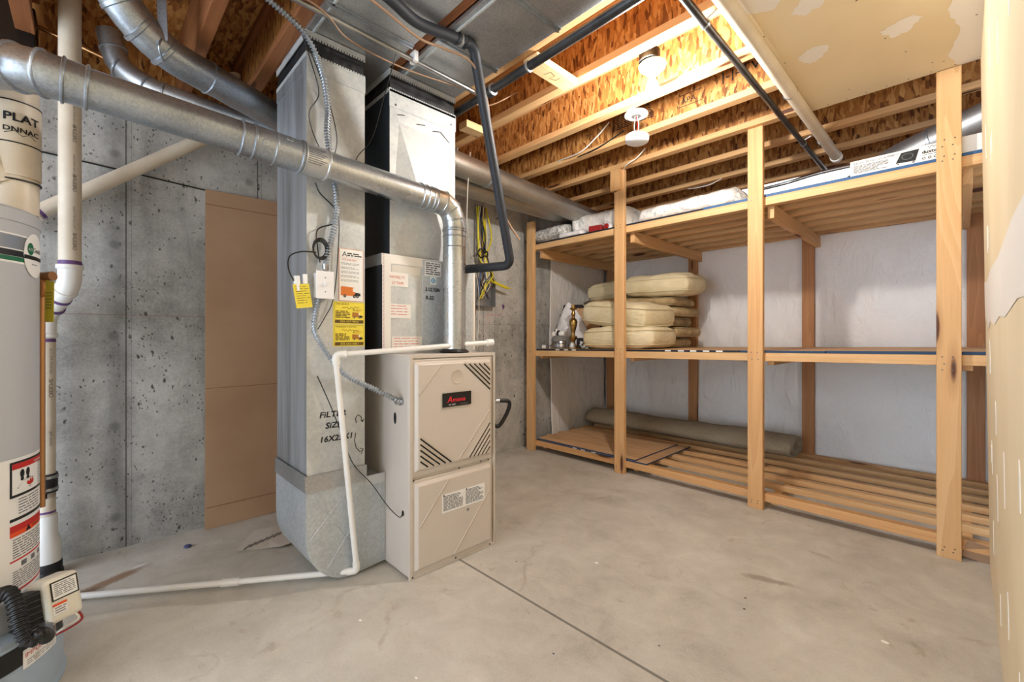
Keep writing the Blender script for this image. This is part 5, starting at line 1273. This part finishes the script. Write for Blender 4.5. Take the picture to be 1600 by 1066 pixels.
# ============================================================ lights on the ceiling
def lights():
    t = thing('ceiling_lamp', 'bare glowing bulb in a white porcelain holder under the joists', 'lamp', (-1.055, 1.965, 2.40))
    c = V((-1.055, 1.975, 0))
    MB('black_paint').lathe([(0, 0), (.050, 0), (.050, .045), (0, .045)], c+V((0, -.03, 2.4345)), (0, 0, 1), 24).build('junction_box', t)
    MB('porcelain').lathe([(0, .032), (.062, .032), (.066, .024), (.060, .012), (.030, .004), (.026, -.020), (0, -.022)], c+V((0, 0, 2.402)), (0, 0, 1), 36).build('lamp_holder', t, smooth=40)
    MB('silver_metal').lathe([(0, 0), (.014, 0), (.014, .02), (0, .02)], c+V((0, 0, 2.360)), (0, 0, 1), 20).build('cap', t, smooth=40)
    MB('bulb_glass').lathe([(0, -.052), (.014, -.050), (.026, -.038), (.031, -.020), (.029, 0), (.019, .024), (.013, .034), (0, .036)], c+V((0, 0, 2.325)), (0, 0, 1), 28).build('bulb', t, smooth=80)
    t = thing('smoke_alarm', 'round white smoke alarm dangling by its wires below its mounting plate', 'smoke alarm', (-1.36, 2.36, 2.25))
    c = V((-1.362, 2.352, 0))
    m = MB('white_plastic', 'gasket'); m.lathe([(0, 0), (.066, 0), (.070, .006), (.066, .014), (0, .014)], c+V((0, 0, 2.425)), (0, 0, 1), 40); m.lathe([(.048, -.003), (.052, -.004), (.052, 0), (.048, 0)], c+V((0, 0, 2.425)), (0, 0, 1), 40); m.lathe([(0, -.004), (.028, -.003), (.03, 0)], c+V((0, 0, 2.4245)), (0, 0, 1), 24, 'gasket'); m.build('mounting_plate', t, smooth=40)
    MB('white_plastic').lathe([(0, 0), (.056, 0), (.066, .006), (.070, .018), (.070, .036), (.062, .044), (0, .046)], c+V((.004, 0, 2.262)), (.04, .02, 1), 40).build('alarm_body', t, smooth=40)
    for k, (mt, dx) in enumerate((('wire_white', -.012), ('red_paint', .004), ('wire_white', .010))): MB(mt).tube(spline([c+V((dx*.5, 0, 2.305)), c+V((dx+.004*k, .0, 2.36)), c+V((dx*.6, 0, 2.423))], 6), .0016, 6).build('wire', t)

# ============================================================ water heater
def water_heater():
    cx, cy = -2.085, -.357
    t = thing('water_heater', 'tall grey cylindrical gas water heater with red and white warning labels', 'water heater', (cx, cy, 0))
    r = .235
    m = MB('tank_grey', 'tank_skirt'); m.lathe([(0, .22), (r, .22), (r, 1.44), (r+.004, 1.442), (r+.004, 1.476), (r-.004, 1.484), (r-.03, 1.486), (0, 1.486)], (cx, cy, 0), (0, 0, 1), 96); m.build('tank', t, smooth=30)
    m = MB('tank_skirt'); m.lathe([(0, .0), (.285, 0), (.296, .004), (.296, .012), (.290, .02), (.290, .22), (.283, .232), (.236, .236), (0, .236)], (cx, cy, 0), (0, 0, 1), 96); m.build('base_skirt', t, smooth=30)
    ps = radians(93.34)
    def cyl(R): return lambda u, v, l=0: V((cx+(R+l)*cos(ps+(-u if False else -(-u))/R*1.0) if False else cx+(R+l)*cos(ps+u*-1/R*-1 if False else ps+(u)/R), cy+(R+l)*sin(ps+u/R), v))
    f = cyl(r)
    # u runs from 0 at the visible right rim to -0.30 toward the viewer
    b = MB('label_silver', 'label_black', 'label_green', 'label_white', 'label_grey')
    b.patch(f, -.45, 1.318, -.02, 1.405, 'label_white', .0006, .012); b.patch(f, -.45, 1.360, -.055, 1.400, 'label_silver', .0012, .012); b.patch(f, -.45, 1.338, -.02, 1.356, 'label_black', .0018, .012)
    b.patch(f, -.45, 1.324, -.055, 1.337, 'label_green', .0012, .012)
    N = 22
    for k in range(N):       # white oval, in narrow strips so that it follows the jacket
        a0, a1 = -1+2*k/N, -1+2*(k+1)/N; h0, h1 = .068*(1-abs(a0)**2.2)**.5 if abs(a0) < 1 else 0, .068*(1-abs(a1)**2.2)**.5 if abs(a1) < 1 else 0
        u0, u1 = -.075+.055*a0, -.075+.055*a1
        b.faces([f(u0, 1.352-h0, .0022), f(u1, 1.352-h1, .0022), f(u1, 1.352+h1, .0022), f(u0, 1.352+h0, .0022)], [(0, 1, 2, 3)], 'label_white')
    b.disc(f, -.100, 1.370, .015, 'label_green', .0028, 20, .019); b.text(f, 'AO', -.1115, 1.364, .013, 'label_white', .0034); b.text(f, 'Smith', -.084, 1.362, .022, 'label_black', .003, sx=1.1); b.patch(f, -.128, 1.338, -.022, 1.350, 'label_black', .0028, .01)
    b.lines(f, -.095, 1.326, -.055, 1.321, 1, 'label_grey', 3, .0028, .5)
    w = b.build('brand_band', t, smooth=60)
    # big warning label
    n = MB('label_white', 'label_black', 'label_red', 'label_orange', 'print_grey', 'label_silver')
    a, c = -.176, -.020
    n.patch(f, a-.028, .330, c, .738, 'label_white', .0006, .012); n.patch(f, -.45, .30, a-.036, .72, 'label_white', .0006, .012)
    n.patch(f, -.45, .60, a-.040, .705, 'label_black', .0011, .012); n.patch(f, -.45, .612, a-.046, .69, 'label_white', .0014, .012); n.patch(f, -.45, .35, a-.046, .372, 'label_orange', .0012, .012)
    P = lambda u0, v0, u1, v1, mt, l=.0012: n.patch(f, u0, v0, u1, v1, mt, l, .012)
    P(a+.004, .622, c-.002, .728, 'label_black'); P(a+.010, .630, c-.034, .722, 'label_white', .0016); P(a+.010, .705, c-.004, .722, 'label_red', .002)
    P(c-.032, .630, c-.004, .702, 'label_white', .0016); n.lines(f, c-.030, .700, c-.006, .633, 9, 'print_grey', 2, .002, .4)
    n.text(f, 'WARNING', c-.065, .709, .010, 'label_white', .0026)
    for dx in (0, .022): n.disc(f, a+.042+dx, .688-.001*dx, .008, 'label_black', .0022, 12, .013); n.disc(f, a+.042+dx, .672, .006, 'label_black', .0024, 10)
    n.stroke(f, [(a+.06, .672), (a+.025, .648), (a+.075, .640), (a+.09, .665), (a+.06, .672)], .002, 'label_black', .0022)
    n.poly(f, [(a+.060, .650), (a+.072, .645), (a+.088, .648), (a+.094, .660), (a+.086, .655), (a+.084, .668), (a+.079, .656), (a+.073, .668), (a+.071, .655), (a+.062, .660)], 'label_red', .0024)
    n.lines(f, a+.03, .616, c-.03, .566, 6, 'print_grey', 5, .0014, .35); P(a+.004, .552, c-.002, .561, 'label_black')
    P(a+.004, .520, c-.002, .540, 'label_red'); P(a+.004, .506, c-.002, .520, 'label_orange'); n.poly(f, [(a+.055, .508), (a+.078, .508), (a+.067, .525)], 'label_black', .0018); n.text(f, 'WARNING', a+.084, .511, .011, 'label_black', .0018)
    n.lines(f, a+.012, .500, c-.008, .440, 8, 'print_grey', 7, .0014, .4); P(a+.004, .432, c-.002, .437, 'label_red')
    for k in range(3): P(a+.04+.04*k, .410, a+.06+.04*k, .425, 'label_silver', .0014)
    n.lines(f, a+.012, .404, c-.008, .352, 8, 'print_grey', 9, .0014, .4); P(a+.004, .340, c-.002, .346, 'label_red')
    n.build('warning_label', t, smooth=60)
    # gas valve
    vc = V((-1.912, -.088, .306)); R = Euler((radians(0), radians(0), radians(32))); Rm = R.to_matrix()
    tilt = (Matrix.Rotation(radians(-12), 3, 'Y'))
    def B(c, s, mt, nm, bev=.006):
        q = MB(mt); mm = Matrix.Translation(vc) @ (Rm @ tilt).to_4x4(); q.box(V(c)-V(s)/2, V(c)+V(s)/2, mt, mm); return q.build(nm, valve, bevel=bev, seg=3)
    valve = W(bpy.data.objects.new('gas_valve', None), vc); col.objects.link(valve.o); valve.o.parent = t.o; valve.o.location = vc-t.matrix_world_o
    B((.0, 0.01, 0), (.085, .085, .130), 'beige_valve', 'valve_body', .014)
    q = MB('black_rubber'); mm = Matrix.Translation(vc) @ (Rm @ tilt).to_4x4(); q.box(V((-.035, -.075, -.055)), V((.02, -.032, .045)), 'black_rubber', mm)
    for k in range(6): q.box(V((-.04, -.080, -.05+k*.017)), V((.028, -.036, -.043+k*.017)), 'black_rubber', mm)
    q.build('heat_sink', valve, bevel=.002)
    fp = lambda u, v, l=0: mm @ V((.0425+l, u, v))
    q = MB('label_black', 'label_white', 'label_orange', 'print_grey'); q.patch(fp, -.022, .0, .045, .055, 'label_black', .001, .2); q.patch(fp, -.018, .004, .041, .051, 'label_white', .0015, .2); q.lines(fp, -.014, .048, .036, .01, 7, 'print_grey', 3, .002, .4); q.patch(fp, -.022, -.04, .012, -.008, 'label_white', .001, .2); q.patch(fp, -.022, -.015, .012, -.008, 'label_orange', .0015, .2); q.lines(fp, -.018, -.018, .01, -.038, 3, 'print_grey', 4, .0015, .4); q.build('valve_label', valve, smooth=0)
    q = MB('tag_brown'); q.bm.free(); q = MB('red_paint'); q.tube(spline([mm @ V((.03, .04, -.055)), mm @ V((.042, .042, -.085)), mm @ V((.02, .02, -.10)), mm @ V((-.02, .0, -.11))], 6), .003, 6, 'red_paint'); q.tube(spline([mm @ V((.03, .03, -.055)), mm @ V((.045, .032, -.078)), mm @ V((.02, .012, -.09)), mm @ V((-.02, -.005, -.11))], 6), .003, 6, 'wire_white'); q.build('wire', valve)
    q = MB('silver_metal'); p0 = mm @ V((.02, -.03, -.06)); p1 = mm @ V((.045, -.045, -.085)); q.tube([p0, p1], .020, 8); q.build('fitting', valve, smooth=20)
    # corrugated gas connector
    q = MB('black_rubber'); ribbed(q, spline([(-1.924, -0.237, 0.294), (-1.890, -0.200, 0.357), (-1.852, -0.169, 0.385), (-1.821, -0.151, 0.358), (-1.790, -0.140, 0.306), (-1.773, -0.123, 0.267), (-1.783, -0.104, 0.271), p1], 10), .0165, .011, .0022, 'black_rubber', 18); q.build('gas_connector', t, smooth=25)
    # black access door and IMPORTANT strip on the skirt, drawn round the jacket
    R2 = .290; ps2 = radians(91.6); f2 = lambda u, v, l=0: V((cx+(R2+l)*cos(ps2+u/R2), cy+(R2+l)*sin(ps2+u/R2), v))
    q = MB('label_black', 'label_white', 'label_red', 'print_grey'); 
    q.patch(f2, -.31, .150, -.015, .212, 'label_black', .001, .015); q.patch(f2, -.225, .135, -.105, .190, 'label_white', .002, .015); q.text(f2, 'IMPORTANT', -.220, .166, .019, 'label_red', .0028, sx=1.0); q.lines(f2, -.215, .158, -.115, .140, 3, 'print_grey', 6, .0028, .3)
    q.patch(f2, -.052, .158, -.022, .200, 'label_white', .002, .015); q.build('burner_door', t, smooth=60)
    # temperature and pressure line, copper elbow, yellow tag
    tt = thing('relief_pipe', 'copper relief pipe with a bronze elbow on the right side of the water heater', 'pipe', (-2.16, -.07, .55))
    px_, py_ = -2.176, -.122
    MB('copper').tube([(px_, py_, .52), (px_, py_, 1.28)], .0085, 14).build('pipe', tt, smooth=50)
    q = MB('bronze_fitting'); q.tube(fillet([(px_-.02, py_-.030, 1.300), (px_, py_, 1.300), (px_, py_, 1.255)], .014, 6), .0145, 18); q.tube([(px_-.008, py_-.008, 1.302), (px_+.026, py_+.027, 1.306)], .0155, 18); q.lathe([(.014, 0), (.016, .003), (.016, .02), (.011, .024)], (px_, py_, 1.235), (0, 0, 1), 8); q.build('elbow', tt, smooth=35)
    m = MB('dull_yellow', 'marker'); g = plane((-2.124, -.111, 1.148), (.695, .719, 0), (0.0, 0, 1)); m.prism([(0, 0), (.028, 0), (.030, .135), (.002, .14)], lambda u, v, w: g(u, v, w), 0, .002, 'dull_yellow'); m.lines(g, .004, .10, .026, .04, 6, 'marker', 4, .003, .2)
    tag(m.build('hanging_tag', smooth=0), 'long yellow tag hanging from the bronze elbow of the relief pipe', 'tag')
    # plastic flue above the tank
    t2 = thing('heater_vent', 'wide cream plastic vent pipe with a wye rising from the water heater', 'vent pipe', (-2.09, -.176, 1.487))
    vx, vy = -2.09, -.178; R3 = .056
    MB('aged_pvc').tube([(vx, vy, 1.488), (vx, vy, 1.72)], R3, 36).build('lower_section', t2, smooth=50)
    q = MB('aged_pvc'); q.tube([(vx, vy, 1.60), (vx, vy, 1.83)], R3+.005, 36); q.tube([(vx+.01, vy-.02, 1.58), (vx+.03, vy-.10, 1.72), (vx+.05, vy-.20, 1.88)][::1], R3*.9, 32); q.build('wye', t2, smooth=50)
    MB('aged_pvc').tube([(vx, vy, 1.825), (vx, vy, 1.91)], R3, 36).build('upper_section', t2, smooth=50)
    fv = lambda u, v, l=0: V((vx+(R3+.005+l)*cos(.30+u/R3), vy+(R3+.005+l)*sin(.30+u/R3), v))
    q = MB('marker', 'wire_black'); q.bold(fv, 'PLAT', -.034, 1.765, .034, 'marker', .001, sx=1.0); q.bold(fv, 'DNNAC', -.034, 1.732, .021, 'marker', .001, sx=1.0); q.stroke(fv, [(-.03, 1.725), (-.01, 1.735), (.005, 1.722), (.02, 1.733), (.035, 1.72)], .002, 'marker', .001); q.build('marker_note', t2, smooth=0)
    for z in (1.826, 1.698, 1.585): MB('black_rubber').tube([(vx, vy, z), (vx, vy, z+.004)], R3+.0058, 36).build('joint_line', t2, smooth=50)

# ============================================================ things on the left wall and floor
def loose():
    t = thing('cardboard_sheet', 'tall brown cardboard sheet leaning against the concrete wall beside the return duct', 'cardboard', (-3.0, .8, 0))
    m = MB('cardboard'); f = lambda u, v, w=0: V((-2.992-.035*v/1.94+w, .462+u, v+.002)); m.prism([(0, 0), (.76, 0), (.76, 1.955), (.008, 1.945)], f, 0, .006, 'cardboard')
    m.build('sheet', t); m = MB('fold_brown')
    for z in (.12, .80, 1.86): m.beam(f(.005, z, .007), f(.755, z+.005, .007), .004, .0015, 'fold_brown', up=(1, 0, 0))
    m.build('fold', t)
    m = MB('paper', 'print_grey'); pts = [(-2.579, .534), (-2.68, .59), (-2.762, .659), (-2.73, .74), (-2.689, .817), (-2.58, .83), (-2.482, .805), (-2.455, .75), (-2.449, .707), (-2.50, .66), (-2.53, .60)]
    n = len(pts); cz = lambda i: .003+.010*(i in (2, 3, 6, 7, 8))
    vs = [(x, y, cz(i)) for i, (x, y) in enumerate(pts)]+[(-2.6, .69, .004)]; m.faces(vs, [(i, (i+1) % n, n) for i in range(n)], 'paper')
    g = lambda a, b, l=0: V((a, b, .004+l))
    for k in range(7): m.stroke(g, [(-2.56+.0-.01*k, .56+.03*k), (-2.60-.01*k, .60+.03*k)], .006, 'print_grey', .004)
    w = m.build('paper_sheet', smooth=0); s = w.o.modifiers.new('solid', 'SOLIDIFY'); s.thickness = .001
    tag(w, 'crumpled printed sheet of paper on the floor in front of the return duct boot', 'paper')
    m = MB('rock_blue'); m.lathe([(0, 0), (.018, .002), (.016, .010), (.006, .014), (0, .014)], (-2.81, .36, .0), (0, 0, 1), 9); tag(m.build('scrap'), 'tiny blue scrap on the floor near the cardboard sheet', 'scrap')
    m = MB('marker'); m.lathe([(0, 0), (.014, .001), (.010, .006), (0, .007)], (-2.29, .44, 0), (0, 0, 1), 7); tag(m.build('scrap'), 'tiny dark scrap on the floor behind the white floor pipe', 'scrap')
    rg = random.Random(8)
    # broken drywall scraps at the right end of the shelving
    m = MB('cardboard'); m.obox((.055, 3.10, .05), (.10, .006, .10), (.35, .2, .2)); tag(m.build('drywall_scrap'), 'broken grey-brown scrap leaning at the floor beside the drywall edge', 'scrap')
    # dark damper motor and rod, top left
    t = thing('valve_actuator', 'dark boxy actuator near the ceiling at the far left with a red rod', 'valve', (-2.9, -.24, 2.4))
    MB('black_paint').box((-3.03, -.34, 2.33), (-2.86, -.18, 2.56)).build('housing', t, bevel=.01)
    q = MB('silver_metal'); q.lathe([(0, 0), (.03, 0), (.025, .012), (0, .016)], (-2.93, -.25, 2.5605), (0, 0, 1), 16); q.build('cap', t, smooth=40)
    MB('copper').tube([(-2.90, -.18, 2.50), (-2.84, .04, 2.43), (-2.80, .10, 2.40)], .009, 12).build('rod', t, smooth=50)

room(); joists(); shelving(); shelf_goods(); insulation(); cushions(); curios(); top_shelf(); carpet()
furnace(); plenum(); return_duct(); ceiling_metal(); flue(); pipes_round(); white_pipes(); lines(); lights(); water_heater(); loose()
